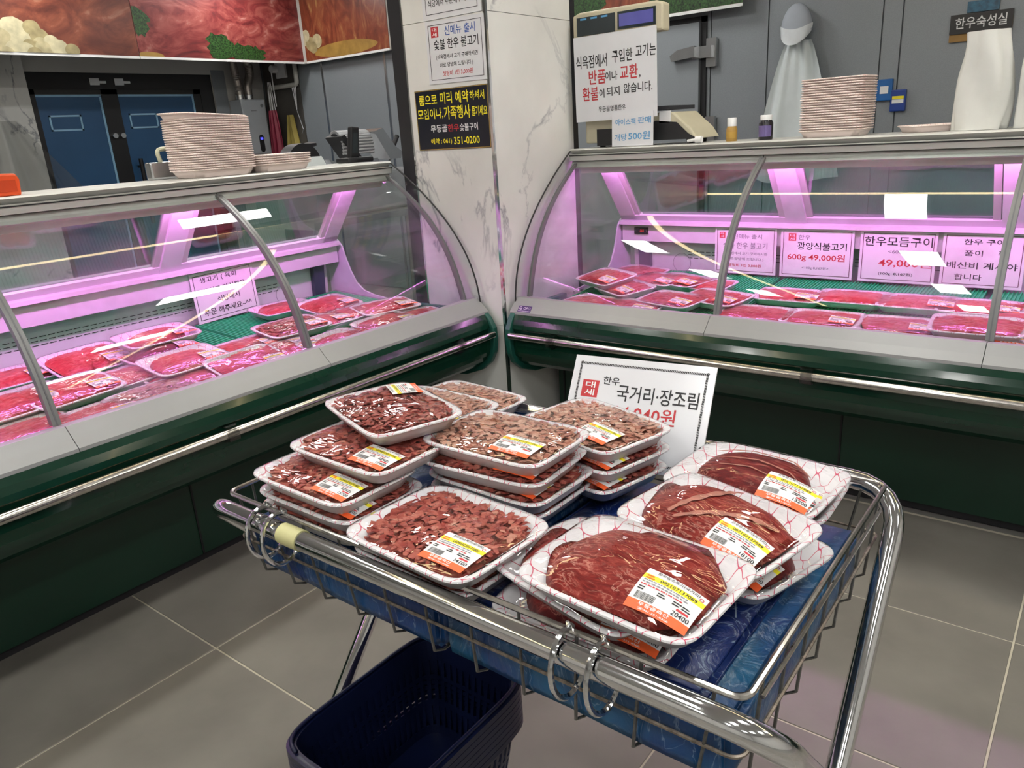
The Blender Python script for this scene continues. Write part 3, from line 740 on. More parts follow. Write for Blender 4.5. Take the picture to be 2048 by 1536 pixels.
def seam_mesh(pts, wd, hd=.026):
    m = MB(); P_ = [Vector((x, y, 0)) for x, y in pts]; P2 = []
    for a_, b_ in zip(P_, P_[1:]): P2 += [a_.lerp(b_, k/7) for k in range(7)]
    P2.append(P_[-1]); n_ = len(P2); vs = []
    for i, q in enumerate(P2):
        tg = (P2[min(n_-1, i+1)]-P2[max(0, i-1)]).normalized(); nn = Vector((-tg.y, tg.x, 0)); w2 = wd*(.35+.65*math.sin(PI*(i+.5)/n_))*(1+.3*math.sin(i*1.7))
        for sgn, dz in ((-1, -.0024), (-.4, -.0016), (.4, -.0016), (1, -.0024)):
            a_ = q+nn*(w2*sgn); vs.append((a_.x, a_.y, film_z(a_.x, a_.y, hd)+dz))
    m.add(vs, [(i*4+k, i*4+k+1, i*4+k+5, i*4+k+4) for i in range(n_-1) for k in range(3)])
    return m.mesh('fat_seam', fat_m, smooth=True, recalc=True)
SEAMS = {'18100': [seam_mesh([(-.045, -.055), (-.035, -.01), (-.01, .05), (.0, .075)], .0065), seam_mesh([(-.03, -.06), (.01, -.02), (.06, .01), (.10, .02)], .006)],
         '13200': [seam_mesh([(-.08, .02), (-.02, .045), (.05, .04), (.09, .01)], .0022), seam_mesh([(-.07, -.005), (0, .012), (.06, .0), (.085, -.02)], .0018), seam_mesh([(-.05, -.03), (0, -.018), (.04, -.03)], .0016)],
         '20400': [seam_mesh([(-.06, .075), (0, .07), (.06, .06)], .002)]}
GEN = {k: label_mesh(HD[k], .075, -.045, .04, fine=False) for k in ('chips', 'slab', 'slice')}
def pack(label, M4, kind, group, price=None, code=None, title=None, lab=(.078, -.052, .03), flip=False, wrap=True, plain=False):
    t = thing('meat_pack', label, 'meat tray', group=group, mtx=M4)
    link('foam_tray', TRAY, t)
    o = link('meat', MEAT[kind], t)
    if kind.startswith('chips'): o['kind'] = 'stuff'
    fk = fam(kind); link('cling_film', random.choice(FILM[fk]), t)
    for sm in SEAMS.get(price, []): link('fat_seam', sm, o)
    if price or code: link('price_label', label_mesh(HD[fk], lab[0], lab[1], lab[2], price, code, title, flip=flip), t)
    elif not plain: link('price_label', GEN[fk], t)
    return t
def pose(c, ang, tx=0, ty=0, s=1.0):
    """tray standing with its base centre at c"""
    return Matrix.Translation(Vector(c)) @ Matrix.Rotation(ang, 4, 'Z') @ Matrix.Rotation(tx, 4, 'X') @ Matrix.Rotation(ty, 4, 'Y') @ Matrix.Scale(s, 4)
def by_edge(A, B, z, far=False, tx=0, ty=0, sx=1., sy=1.):
    """place a tray from the two pixel ends of its near (or far) long rim at rim height z"""
    a = at(*A, 2, z); b = at(*B, 2, z); u = (b-a)/np.linalg.norm(b-a); v = np.array([-u[1], u[0], 0])
    c = (a+b)/2+v*(TW*sy/2)*(-1 if far else 1); ang = math.atan2(u[1], u[0])
    return pose((c[0], c[1], z-TH), ang, tx, ty) @ Matrix.Diagonal((sx, sy, 1, 1))
CODE1 = '002107137089'; CODE2 = 'L02403230171002'; T1 = '한우암소특가(국거리)'
g = 'packs of beef heaped in the wire trolley'
CART = [
 # label, A, B, rim z, kind, price, code, title, opts
 ('large red beef slab pack priced 20400 at the front of the trolley', (1016, 1142), (1370, 1297), .822, 'slab_a', '20400', CODE1, T1, dict(tx=.03)),
 ('beef slab pack tucked under the 20400 pack, sticking out left', (961, 1119), (1240, 1288), .785, 'slab_b', '12500', CODE1, T1, dict(lab=(.070, -.052, .0), nop=1)),
 ('beef slab pack priced 11800 at the bottom of the front pile', (965, 1216), (1314, 1346), .752, 'slab_d', '11800', CODE1, T1, {}),
 ('beef slab pack with pale fat seams priced 18100, middle right', (1226, 1018), (1486, 1150), .812, 'slab_b', '18100', CODE1, T1, dict(tx=.09, sy=.88)),
 ('beef pack priced 18300 peeping out below the 18100 pack', (1240, 1065), (1500, 1202), .764, 'slab_d', '18300', CODE1, T1, {}),
 ('dark beef slab pack priced 13200 at the right back of the trolley', (1319, 957), (1604, 1040), .796, 'slab_c', '13200', CODE1, T1, dict(tx=.03)),
 ('beef pack lying under the 13200 pack at the back', (1343, 985), (1624, 1052), .762, 'slab_d', None, None, None, {}),
 ('shredded red beef pack priced 14100 with bright glare, front middle', (686, 1069), (898, 1168), .800, 'chips_red2', '14100', CODE2, T1, dict(lab=(.070, -.050, .05), sy=1.04, sx=1.0)),
 ('shredded beef pack under the 14100 pack by the front rim', (704, 1098), (910, 1194), .765, 'chips_red', None, None, None, {}),
 ('pale shredded beef pack on top of the centre stack', (838, 881), (1058, 937), .862, 'chips_pale', '16200', CODE2, T1, dict(lab=(.060, -.048, .02), nop=1)),
 ('shredded beef pack second in the centre stack, priced 16300', (835, 922), (1061, 976), .830, 'chips_red', '16300', CODE2, T1, dict(lab=(.070, -.048, 0))),
 ('shredded beef pack third in the centre stack, priced 15300', (847, 947), (1064, 1017), .798, 'chips_red', '15300', CODE2, T1, dict(lab=(.070, -.048, 0))),
 ('lowest shredded beef pack of the centre stack', (853, 972), (1066, 1040), .766, 'chips_red', None, None, None, {}),
 ('pale shredded beef pack on top of the stack before the price board', (1029, 838), (1204, 911), .832, 'chips_pale', '13800', CODE2, T1, dict(lab=(.060, -.045, .02), nop=1)),
 ('shredded beef pack in the middle of the stack before the price board', (1027, 876), (1204, 951), .798, 'chips_red', '17800', CODE2, T1, dict(nop=1)),
 ('lowest shredded beef pack of the stack before the price board', (1024, 912), (1196, 990), .764, 'chips_red', '15280', CODE2, T1, dict(nop=1)),
 ('dark shredded beef pack tilted on top of the left pile', (640, 803), (742, 876), .893, 'chips_dark', '16400', CODE2, T1, dict(lab=(-.062, .062, -.25), flip=True, tx=.0, nop=1)),
 ('shredded beef pack second in the left pile, priced 17400', (570, 892), (745, 953), .856, 'chips_red', '17400', CODE2, T1, {}),
 ('shredded beef pack third in the left pile, priced 15700', (498, 948), (665, 1015), .823, 'chips_red2', '15700', CODE2, T1, {}),
 ('shredded beef pack fourth in the left pile, priced 15200', (509, 982), (686, 1052), .792, 'chips_red', '15200', CODE2, T1, {}),
 ('lowest shredded beef pack of the left pile', (515, 1010), (694, 1082), .762, 'chips_red', None, None, None, {}),
 ('pale shredded beef pack just behind the tilted pack', (835, 766), (1014, 806), .835, 'chips_pale', '15900', CODE2, T1, dict(far=True, nop=1, lab=(.078, -.055, 0))),
 ('pale brown shredded beef pack at the far back of the trolley', (890, 752), (1087, 799), .795, 'chips_pale', None, None, None, dict(far=True)),
 ('shredded beef pack below the pale packs at the far back', (862, 772), (1060, 822), .762, 'chips_red', None, None, None, dict(far=True)),
]
for lb, A, B, z, kind, price, code, title, o in CART:
    sx_, sy_ = (o.get('sx', .975), .91) if kind.startswith('chips') else (.985, .98)
    M4 = by_edge(A, B, z-.018, o.get('far', False), o.get('tx', 0), o.get('ty', 0), sx_, o.get('sy', sy_))
    pack(lb, M4, kind, g, None if o.get('nop') else price, code, title, o.get('lab', (.078, -.052, .03)), o.get('flip', False))

# ================================================================== WIRE TROLLEY
cart = thing('display_trolley', 'folding wire basket trolley on chrome tube legs holding the beef packs', 'trolley', (.95, .72, 0))
X0, X1, Y0, Y1, ZR = .658, 1.262, .238, 1.205, .755
def rrect(x0, x1, y0, y1, z, r, n=5):
    out = []
    for cx, cy, a0 in ((x1-r, y1-r, 0), (x0+r, y1-r, 90), (x0+r, y0+r, 180), (x1-r, y0+r, 270)):
        for k in range(n+1):
            a = math.radians(a0+90*k/n); out.append((cx+r*math.cos(a), cy+r*math.sin(a), z))
    return out
MB().tube(rrect(X0, X1, Y0, Y1, ZR, .018), .0042, 8, closed=True).build('rim_wire', chrome_d, cart, smooth=True)
ZB = .598; IN = .012
def wallpt(f): # inset at fraction f down
    return IN*f, ZR+(ZB-ZR)*f
i_, z_ = wallpt(.56)
MB().tube(rrect(X0+i_-.002, X1-i_+.002, Y0+i_-.002, Y1-i_+.002, z_, .018), .0026, 6, closed=True).build('middle_wire', mat('rusty_wire', (.26, .22, .18), .4, .7, var=.4, scale=120), cart, smooth=True)
MB().tube([(X0+.02, Y0-.010, ZR-.004), (X1-.05, Y0-.004, ZR-.022)], .0030, 6).build('loose_wire', chrome_d, cart, smooth=True)
ny, nx = 11, 7
for k in range(ny):
    y = Y0+.035+(Y1-Y0-.07)*k/(ny-1); yb = Y0+.06+(Y1-Y0-.12)*k/(ny-1)
    MB().tube([(X0, y, ZR), (X0-.002+IN*.5, (y+yb)/2, (ZR+ZB)/2), (X0+IN, yb, ZB+.01), (X0+IN+.02, yb, ZB), (X1-IN-.02, yb, ZB), (X1-IN, yb, ZB+.01), (X1, y, ZR)], .0024, 5).build('cross_wire', wirem, cart, smooth=True)
for k in range(nx):
    x = X0+.05+(X1-X0-.1)*k/(nx-1)
    MB().tube([(x, Y0, ZR), (x, Y0+IN, ZB+.01), (x, Y0+IN+.02, ZB-.004), (x, Y1-IN-.02, ZB-.004), (x, Y1-IN, ZB+.01), (x, Y1, ZR)], .0024, 5).build('cross_wire', wirem, cart, smooth=True)
def bent(p, r, n=6):
    """round the corners of a polyline"""
    out = [Vector(p[0])]
    for a, b, c in zip(p, p[1:], p[2:]):
        a, b, c = Vector(a), Vector(b), Vector(c); u = (a-b).normalized(); v = (c-b).normalized()
        for k in range(n+1):
            t = k/n; out.append((b+u*r)*(1-t)**2+b*2*t*(1-t)+(b+v*r)*t*t)
    out.append(Vector(p[-1])); return out
RT = .0165
XA, XB, ZT = X0-.022, X1+.012, .738
legs = {'near': [(1.27, 1.245, .02), (XA, 1.245, ZT), (XA, .195, ZT), (1.27, .195, .02)], 'far': [(.68, 1.20, .02), (XB, 1.20, ZT+.01), (XB, .215, ZT+.01), (.68, .215, .02)]}
for k, p in legs.items():
    MB().tube(bent(p, .085), RT, 14).build('leg_frame', chrome, cart, smooth=True)
    for q in (p[0], p[3]):
        MB().lathe([(.021, 0), (.021, .03), (.018, .035)], (q[0], q[1], 0), 12).build('foot', blackrub, cart)
for y in (1.235, .205): MB().tube([(.955, y-.03, .386), (.955, y+.03, .386)], .006, 8).build('pivot_bolt', steel, cart)
for y in (1.082, 1.040, .462, .412):
    pts = [(X0+.004, y, ZR+.003), (X0-.004, y, ZR+.012)]
    for a_ in np.linspace(62, 318, 22): pts.append((XA+.004+.034*math.cos(math.radians(a_)), y-.012*(a_-62)/256, ZT-.018+.044*math.sin(math.radians(a_))))
    MB().tube(pts, .0042, 8).build('hook_ring', chrome, cart, smooth=True)
tapem = mat('yellow_tape', (.62, .60, .30), .35, var=.15)
MB().tube([(XA, 1.015, ZT), (XA, .965, ZT)], RT+.0015, 14).build('tape_wrap', tapem, cart, smooth=True)
# blue wrapped ice boxes filling the basket
def wrapped(name, label, a, b, mt, seed, group=None):
    t = thing(name, label, 'wrapped box', ((a[0]+b[0])/2, (a[1]+b[1])/2, a[2]), group)
    bm = bmesh.new(); me = MB().box(a, b).mesh('wrap', mt, off=origin(t)); bm.from_mesh(me)
    bmesh.ops.bevel(bm, geom=bm.edges[:], offset=.010, segments=2, affect='EDGES'); bmesh.ops.subdivide_edges(bm, edges=bm.edges[:], cuts=5, use_grid_fill=True)
    nz = noise2(seed); nz2 = noise2(seed+5)
    for v in bm.verts:
        k = .006*nz(v.co.x*1.5+v.co.z*2, v.co.y*1.5)+.003*nz2(v.co.x*4, v.co.y*4+v.co.z*6); v.co += v.co.normalized()*k
    bm.to_mesh(me); bm.free(); me.shade_smooth(); link('wrap', me, t)
    return t
r = np.random.default_rng(9)
b1 = wrapped('wrapped_box', 'box wrapped in blue plastic at the left end of the trolley', (X0+.018, .712, .604), (X1-.05, Y1-.022, .700), blue1, 3)
b2 = wrapped('wrapped_box', 'box wrapped in teal blue plastic at the right end of the trolley', (X0+.018, Y0+.024, .604), (X1-.06, .702, .692), blue2, 4)
b3 = wrapped('wrapped_slab', 'flat slab in dark blue plastic lying under the beef slab packs', (X0+.03, .30, .693), (1.10, .68, .708), bluedk, 6)
m = MB()
for i in range(26):
    x = r.uniform(X0+.06, 1.06); y = r.uniform(.315, .50); a = r.uniform(0, PI); L_ = r.uniform(.02, .07); c, s_ = math.cos(a)*L_, math.sin(a)*L_; wd = .0012
    n_ = (-math.sin(a)*wd, math.cos(a)*wd); z = .7125
    m.add([(x-n_[0], y-n_[1], z), (x+c-n_[0]*.3, y+s_-n_[1]*.3, z), (x+c+n_[0]*.3, y+s_+n_[1]*.3, z), (x+n_[0], y+n_[1], z+.0006)], [(0, 1, 2, 3)])
m.build('wrap_creases', crease, b3)['kind'] = 'stuff'
# price board leaning at the back of the trolley
BL = at(1116, 916, 2, .700); BR = at(1394, 963, 2, .700)
cxy = (BL+BR)/2; yaw = math.atan2(-(BR[0]-BL[0]), -(BR[1]-BL[1])); 
W_, H_ = .297, .222; tl = -.56
fr_ = frame((0, 0, 0), 'X', tilt=tl, yaw=math.atan2(BR[0]-BL[0], -(BR[1]-BL[1])))
upv = fr_.to_3x3() @ Vector((0, 1, 0)); ctr = Vector(cxy)+upv*(H_/2)
def stamp(x, y, s_, chars=('대', '세')):
    def ex(t, z):
        m = MB().box((x-s_/2, y-s_/2, z-.0006), (x+s_/2, y+s_/2, z)); m.build('red_stamp', redp, t, world=False)
        m = MB(); q, f = text2d(chars[0], x, y+s_*.22, s_*.6, s_*.36); m.add([(a, b, z+.0006) for a, b in q], f)
        q, f = text2d(chars[1], x, y-s_*.22, s_*.6, s_*.36); m.add([(a, b, z+.0006) for a, b in q], f); m.build('stamp_lettering', whitep, t, world=False, recalc=False)
    return ex
def hatch(t, z):
    stamp(-.104, .042, .036)(t, z)
    m = MB(); a, b = W_/2-.016, H_/2-.016
    for k in range(80):
        u = -a+2*a*k/79
        for s_ in (-1, 1): m.add([(u, s_*b-.0022, z), (u+.0022, s_*b-.0022, z), (u+.0042, s_*b+.0022, z), (u+.0020, s_*b+.0022, z)], [(0, 1, 2, 3)])
    for k in range(60):
        v = -b+2*b*k/59
        for s_ in (-1, 1): m.add([(s_*a-.0022, v, z), (s_*a+.0022, v+.002, z), (s_*a+.0022, v+.0042, z), (s_*a-.0022, v+.0022, z)], [(0, 1, 2, 3)])
    m.build('hatched_border', black, t, world=False)['kind'] = 'stuff'
sign('price_board', 'laminated white price board for soup beef leaning behind the packs', ctr, 'X', W_, H_, [
    ('한우', -.060, .062, .036, .017, black), ('국거리·장조림', .040, .040, .168, .034, black), ('14,940원', .022, .000, .125, .036, redp),
    (')', .044, -.046, .006, .022, black), ('판매', .026, -.074, .040, .020, black)], laminate, None, tilt=tl, th=.004, extra=hatch, yaw=math.atan2(BR[0]-BL[0], -(BR[1]-BL[1])))

# ================================================================== INSIDE THE CASES
def on_bed(px, py, side, lift=0.):
    off = 1.99 if side == 'L' else 2.385; ax = 1 if side == 'L' else 0
    z = .63+lift
    for _ in range(6):
        p = at(px, py, 2, z); z = bed_z(p[ax]-off)+lift
    return p
BT = math.atan(.05/.86)
def mat_piece(side, l0, l1, d0, d1, label):
    fn = fnL if side == 'L' else fnR
    t = thing('display_mat', label, 'mat', fn((l0+l1)/2, (d0+d1)/2, bed_z((d0+d1)/2)+.001), 'green mats on the case beds')
    z0 = bed_z(d0)+.001; z1 = bed_z(d1)+.001
    MB().prism([(d0, z0), (d1, z1), (d1, z1+.004), (d0, z0+.004)], fn, l0, l1).build('mat_base', mat_green, t)
    m = MB(); l = l0
    while l < l1:
        m.prism([(d0, z0+.004), (d1, z1+.004), (d1, z1+.010), (d0, z0+.010)], fn, l, l+.004); l += .013
    m.build('mat_ridges', mat_green, t)['kind'] = 'stuff'
k = 0
for a, b in ((1.60, 2.34), (.82, 1.58), (.05, .80)):
    mat_piece('L', a, b, .17, .94, ('green ribbed mat at the column end of the left case', 'green ribbed mat in the middle of the left case', 'green ribbed mat at the near end of the left case')[k]); k += 1
k = 0
for a, b in ((1.13, 1.87), (.35, 1.11), (-.45, .33)):
    mat_piece('R', a, b, .17, .94, ('green ribbed mat at the column end of the right case', 'green ribbed mat in the middle of the right case', 'green ribbed mat at the near end of the right case')[k]); k += 1
LP = [ # label, px, py, level, kind, rotation, tilt
 ('tray with a single pale slice on top of the mid stack', 312, 668, 1.55, 'cut_a', -.02, .06), ('tray of dark slices under the single pale slice', 318, 700, .5, 'slab_d', 0, 0),
 ('tray of glossy red slices with a white and orange label, left of centre', 172, 716, .6, 'slice_b', .10, .22), ('shallow tray of red strips in front of the glossy slices', 245, 752, .15, 'slice_c', .12, 0),
 ('tray of red slices half covered right of the mid stack', 368, 716, .8, 'cut_b', .04, .10), ('tray of cut beef leaning on the front trim, centre', 498, 722, .3, 'slice_a', .06, .22),
 ('low tray of beef below the half covered tray', 385, 748, 0, 'slice_c', 0, 0), ('tray of pink shredded meat lying along the front trim', 312, 786, .1, 'chips_pale', .10, .03),
 ('tray of dark red meat with label near the left frame', 140, 776, .7, 'slice_b', .12, .1), ('small tray with a label at the front left', 190, 830, .1, 'slice_a', .1, 0),
 ('big glossy tray at the left edge of the photo', 40, 800, .7, 'slice_c', .1, .1), ('front tray at the very left edge', 45, 862, .1, 'slice_a', .05, 0),
 ('tray at the back left behind the frame', 20, 752, .2, 'cut_b', 0, .05), ('pale netted tray with red meat right of centre', 583, 650, .8, 'chips_red', -.03, .05),
 ('tray of red meat below the pale netted tray', 552, 690, .1, 'slice_a', 0, 0), ('tray standing at the back under the handwritten note', 566, 612, .1, 'cut_b', -.05, 0),
 ('tray of slices right of the handwritten note', 490, 690, .1, 'slice_c', .05, 0), ('tray with a white edge at the far back corner', 655, 606, .5, 'slice_b', .1, .1),
 ('tray of bright red slices against the end liner', 770, 610, .5, 'slice_c', -.25, .02), ('tray of bright red slices nearest the column', 830, 630, .1, 'slice_a', -.2, 0),
 ('small labelled tray near the column end of the left case', 775, 642, .2, 'slice_b', 0, .05), ('tray of red slices in the middle of the far group', 705, 622, .2, 'slice_a', 0, 0),
 ('tray by the front trim near the far frame', 735, 664, .0, 'slice_c', .05, .04), ('tray just right of the far glass frame', 672, 680, .2, 'cut_a', .08, .08),
 ('tray behind the far glass frame', 640, 640, .2, 'slice_b', -.1, 0), ('labelled tray left of the far glass frame', 575, 700, .1, 'slice_a', .1, .1),
]
for i, (lb, px, py, lv, kd, rot, tl_) in enumerate(LP):
    p = on_bed(px, py, 'L', .050+lv*.036); p[2] -= TH
    pack(lb+', left case', pose(p, rot, BT+tl_) @ Matrix.Diagonal((1, .92, 1, 1)), kd, 'packs of meat in the left case', plain=(i % 4 == 3))
RP = [
 ('tray of red slices raised on the others at the column end', 1213, 551, 1.2, 'slice_c', -.45, .1), ('tray of red slices overlapping beside the raised tray', 1250, 572, .5, 'slice_a', -.55, .05),
 ('tray at the back beside the dark corner trim', 1278, 540, .2, 'slice_b', -.3, 0), ('tray of folded pink slices in the back row', 1318, 556, .3, 'slice_c', -.3, 0),
 ('tray with a pale label in the back row', 1362, 558, .4, 'slice_a', -.35, 0), ('tray of red slices left of the glass frame, back row', 1405, 566, .2, 'slice_b', -.1, 0),
 ('large marbled tray in front of the bare green mat', 1345, 596, .4, 'slice_c', -.25, .02), ('tray of pink slices touching the glass frame', 1432, 592, .4, 'slice_a', -.25, .02),
 ('flat tray at the front near the maker badge', 1185, 602, .0, 'slice_b', -.2, 0), ('flat tray in the front row left of the marbled tray', 1262, 610, .0, 'slice_a', -.05, 0),
 ('first tray of the back row right of the frame', 1580, 588, .1, 'slice_a', .02, 0), ('second tray of the back row right of the frame, with a white label', 1705, 592, .1, 'slice_c', .02, 0),
 ('third tray of the back row right of the frame, with a white label', 1838, 602, .1, 'slice_b', .03, 0), ('fourth tray of the back row by the next frame', 1962, 612, .1, 'slice_a', .02, 0),
 ('first pale pink tray of the front row right of the frame', 1512, 624, .0, 'slice_c', .02, 0), ('second pale pink tray of the front row', 1645, 634, .0, 'slice_b', .02, 0),
 ('third pale pink tray of the front row', 1800, 648, .0, 'slice_a', .03, 0), ('upper tray of reddish slices stacked by the next frame', 1955, 648, .9, 'slice_c', .05, .03),
 ('lower tray under the reddish slices by the next frame', 1965, 672, .0, 'slice_b', .05, 0), ('tray of pink slices at the right edge of the photo', 2075, 640, .2, 'slice_a', .1, 0),
]
for i, (lb, px, py, lv, kd, rot, tl_) in enumerate(RP):
    p = on_bed(px, py, 'R', .040+lv*.034); p[2] -= TH
    pack(lb+', right case', pose(p, -PI/2+rot, BT+tl_) @ Matrix.Diagonal((1, .92, 1, 1)), kd, 'packs of meat in the right case', plain=(i % 3 == 2))
# notices hung inside
p = (at(375, 545, 1, 2.915)+at(520, 620, 1, 2.915))/2
def hand(t, z): pass
sign('handwritten_note', 'white notice with four handwritten lines hanging in the left case', p, 'Y', .292, .207, [
    ('생고기 ( 육회', -.02, .068, .17, .026, black), ('드시고 가실분은', 0, .024, .20, .024, black), ('식당에서', .01, -.020, .105, .026, black), ('주문 해주세요~^^', 0, -.064, .225, .028, black)],
    white, (.012, .0022, black), spin=.035, cat='notice')
XS = 2.385+.918
def rsign(nm, lb, x0, x1, lines, extra=None):
    a = at(x0, 455, 0, XS); b = at(x1, 462, 0, XS); y = (a[1]+b[1])/2
    sign(nm, lb, (XS, y, .782), 'X', abs(a[1]-b[1])-.006, .205, lines, white, (.010, .0022, mat('print_maroon', (.10, .02, .05), .5)), extra=extra, cat='notice', group='price notices in the right case')
rsign('price_notice', 'faded white menu notice behind the glass frame in the right case', 1430, 1556, [('신메뉴 출시', .01, .062, .13, .020, greyp), ('숯불 한우 불고기', 0, .022, .20, .028, greyp), ('(식육점에서 고기 구매하시면', 0, -.014, .20, .014, greyp), ('바로 양념해 드립니다.)', 0, -.038, .17, .014, greyp), ('셋팅비 1인 3,000원', 0, -.066, .15, .014, redp)], stamp(-.105, .066, .026))
rsign('price_notice', 'white notice reading 600g 49,000 beneath a red stamp in the right case', 1562, 1712, [('한우', -.05, .066, .05, .020, greyp), ('광양식불고기', .022, .030, .20, .032, black), ('600g 49,000원', 0, -.018, .235, .034, redp), ('<100g 8,167원>', 0, -.062, .11, .014, greyp)], stamp(-.10, .066, .032))
rsign('price_notice', 'white notice reading 49,000 with large black heading in the right case', 1722, 1880, [('한우모듬구이', 0, .060, .245, .038, black), ('<600g>', .005, .018, .075, .018, greyp), ('49,000원', .030, -.024, .19, .036, redp), ('(100g  8,167원)', 0, -.068, .125, .014, black)])
rsign('price_notice', 'handwritten white notice at the right end of the right case', 1888, 2062, [('한우 구이', 0, .068, .13, .022, black), ('품이', -.03, .026, .06, .022, black), ('주', .06, .026, .022, .022, black), ('배산비 계서야', .0, -.020, .23, .026, black), ('합니다', -.04, -.064, .09, .024, black)])

# ================================================================== NOTICES ON THE COLUMN
XS2 = XC-.0015
def cpt(a, b): return (at(a[0], a[1], 0, XS2)+at(b[0], b[1], 0, XS2))/2
navyp = mat('sign_navy', (.010, .012, .022), .3)
sign('reservation_sign', 'black reservation sign with yellow Korean lettering and phone number on the column', cpt((828, 183), (985, 295)), 'X', .388, .232, [
    ('룸으로', -.122, .078, .10, .038, yellowp), ('미리 예약', .020, .080, .15, .044, yellowp), ('하셔서', .138, .080, .074, .034, yellowp),
    ('모임이나,', -.115, .024, .14, .042, yellowp), ('가족행사', .030, .024, .14, .050, yellowp), ('즐기세요', .146, .022, .078, .036, yellowp),
    ('무등골', -.074, -.034, .090, .028, whitep), ('한우', .005, -.034, .060, .028, redp), ('숯불구이', .086, -.034, .094, .028, whitep),
    ('예약 : 061)', -.066, -.084, .115, .026, yellowp), ('351-0200', .070, -.084, .135, .028, yellowp)], navyp, (.001, .0025, mat('sign_gold', (.45, .30, .08), .4)))
c1 = cpt((853, 45), (972, 158))
sign('menu_notice', 'white laminated menu notice with a red stamp above the black sign', c1, 'X', .30, .228, [
    ('신메뉴 출시', .028, .074, .155, .034, bluep), ('숯불 한우 불고기', .004, .028, .228, .038, black), ('(식육점에서 고기 구매하시면', .004, -.018, .215, .019, black), ('바로 양념해 드립니다.)', 0, -.048, .17, .019, black), ('셋팅비 1인 3,000원', .004, -.078, .155, .020, redp)], laminate, (.014, .002, black), spin=-.01, extra=stamp(-.102, .074, .038))
sign('menu_notice', 'white laminated notice cut off by the top edge on the column', (c1[0], c1[1]+.006, c1[2]+.215), 'X', .298, .19, [('식당에서 주문해주세요', -.01, -.038, .215, .026, black)], laminate, (.018, .002, black))
# ================================================================== THINGS ON TOP OF THE CASES
ORD = ['topmost', 'second', 'third', 'fourth', 'fifth', 'sixth', 'seventh', 'eighth', 'ninth', 'tenth', 'eleventh', 'twelfth', 'thirteenth', 'fourteenth', 'fifteenth', 'sixteenth', 'seventeenth', 'eighteenth', 'nineteenth', 'twentieth', 'twenty-first', 'twenty-second', 'twenty-third', 'twenty-fourth', 'twenty-fifth', 'twenty-sixth']
def stack(c, n, pitch, ang, where, group, lean=0, slip=False, sc=1.):
    for k in range(n):
        o = link('foam_tray', TRAYP); top = n-1-k
        jx, jy = rng.normal(0, .0012, 2)
        o.matrix_world = pose((c[0]+jx+(lean*k), c[1]+jy, c[2]+pitch*k), ang+rng.normal(0, .008), s=sc)
        if slip and top == 0: o.matrix_world = pose((c[0]-.012, c[1]-.004, c[2]+pitch*k+.006), ang+.02, .03, .06)
        tag(o, f'empty pink foam tray, {ORD[top]} from the top of {where}' if top else f'empty pink foam tray on top of {where}', 'foam tray', group)
ZD = 1.2552
a = at(440, 356, 1, 2.64); stack((a[0]-.01, 2.655, ZD), 24, .0078, 0, 'the tall stack on the left case', 'tall tray stack on the left case', slip=True)
stack((a[0]+.255, 2.665, ZD), 5, .0082, .02, 'the low stack on the left case', 'low tray stack on the left case')
a = at(1672, 264, 0, 3.06); stack((3.06, a[1], ZD), 22, .0083, -PI/2-.06, 'the tall stack on the right case', 'tall tray stack on the right case', sc=.87)
a = at(1868, 255, 0, 3.12); o = link('foam_tray', TRAYP); o.matrix_world = pose((3.12, a[1], ZD), -PI/2+.5, 0, .0, .80); tag(o, 'single empty foam tray lying beside the white bag on the right case', 'foam tray')
# weighing scale with its customer display and notices
cream = mat('cream_plastic', (.60, .55, .40), .4, var=.05); lcd = mat('dark_display', (.02, .03, .035), .2); lcdb = mat('blue_display', (.12, .12, .42), .2)
y0 = at(1140, 70, 0, 2.96)[1]; y1 = at(1327, 40, 0, 2.96)[1]; zt = at(1232, 44, 0, 2.96)[2]
y0 = min(y0, 1.925)
t = thing('weighing_scale', 'cream retail weighing scale with a raised two-part display on the right case', 'scale', (3.10, (y0+y1)/2, ZD))
hw = (y0-y1)/2; yc = (y0+y1)/2
m = MB().prism([(-hw, -.055), (hw, -.055), (hw, .045), (hw-.03, .055), (-hw+.03, .055), (-hw, .045)], lambda l, a, b: (2.955+l, yc+a, zt+b), 0, .06)
dh = link('display_head', bevel(m.mesh('display_head', cream, off=origin(t)), .008, 2), t)
MB().box((2.951, yc+.005, zt-.035), (2.956, y0-.022, zt+.035)).build('price_display', lcd, dh)
MB().box((2.951, y1+.030, zt-.030), (2.956, yc-.008, zt+.035)).build('message_display', lcd, dh)
MB().box((2.950, y1+.040, zt-.020), (2.9515, yc-.016, zt+.026)).build('blue_screen', lcdb, dh)
m = MB()
for k in range(3): m.box((2.950, y0-.04-.05*k-.03, zt+.024), (2.9512, y0-.04-.05*k, zt+.031))
m.build('display_marking', skyp, dh)
MB().box((3.0, yc-.03, ZD+.1), (3.04, yc+.03, zt-.04)).build('display_post', cream, t)
ye = at(1418, 270, 0, 3.1)[1]
body = MB().prism([(ye, .018), (1.90, .018), (1.90, .125), (ye+.105, .125), (ye+.03, .06)], lambda l, a, b: (2.99+l, a, ZD+b), 0, .22)
link('body', bevel(body.mesh('body', cream, off=origin(t)), .008, 2), t)
sk = MB().prism([(ye-.0, .018), (ye+.27, .018), (ye+.24, .075), (ye+.18, .095), (ye+.09, .085), (ye+.04, .04)], lambda l, a, b: (2.984+l, a, ZD+b), 0, .01); sk.build('black_skirt', blackrub, t)
MB().box((2.985, 1.73, ZD+.006), (2.995, 1.84, ZD+.075)).build('black_skirt', blackrub, t)
MB().box((2.984, ye+.115, ZD+.085), (2.989, ye+.165, ZD+.130)).build('type_plate', white, t)
MB().box((2.98, ye+.12, ZD+.135), (3.22, 1.89, ZD+.150)).build('platter', mat('black_platter', (.03, .03, .035), .3), t)
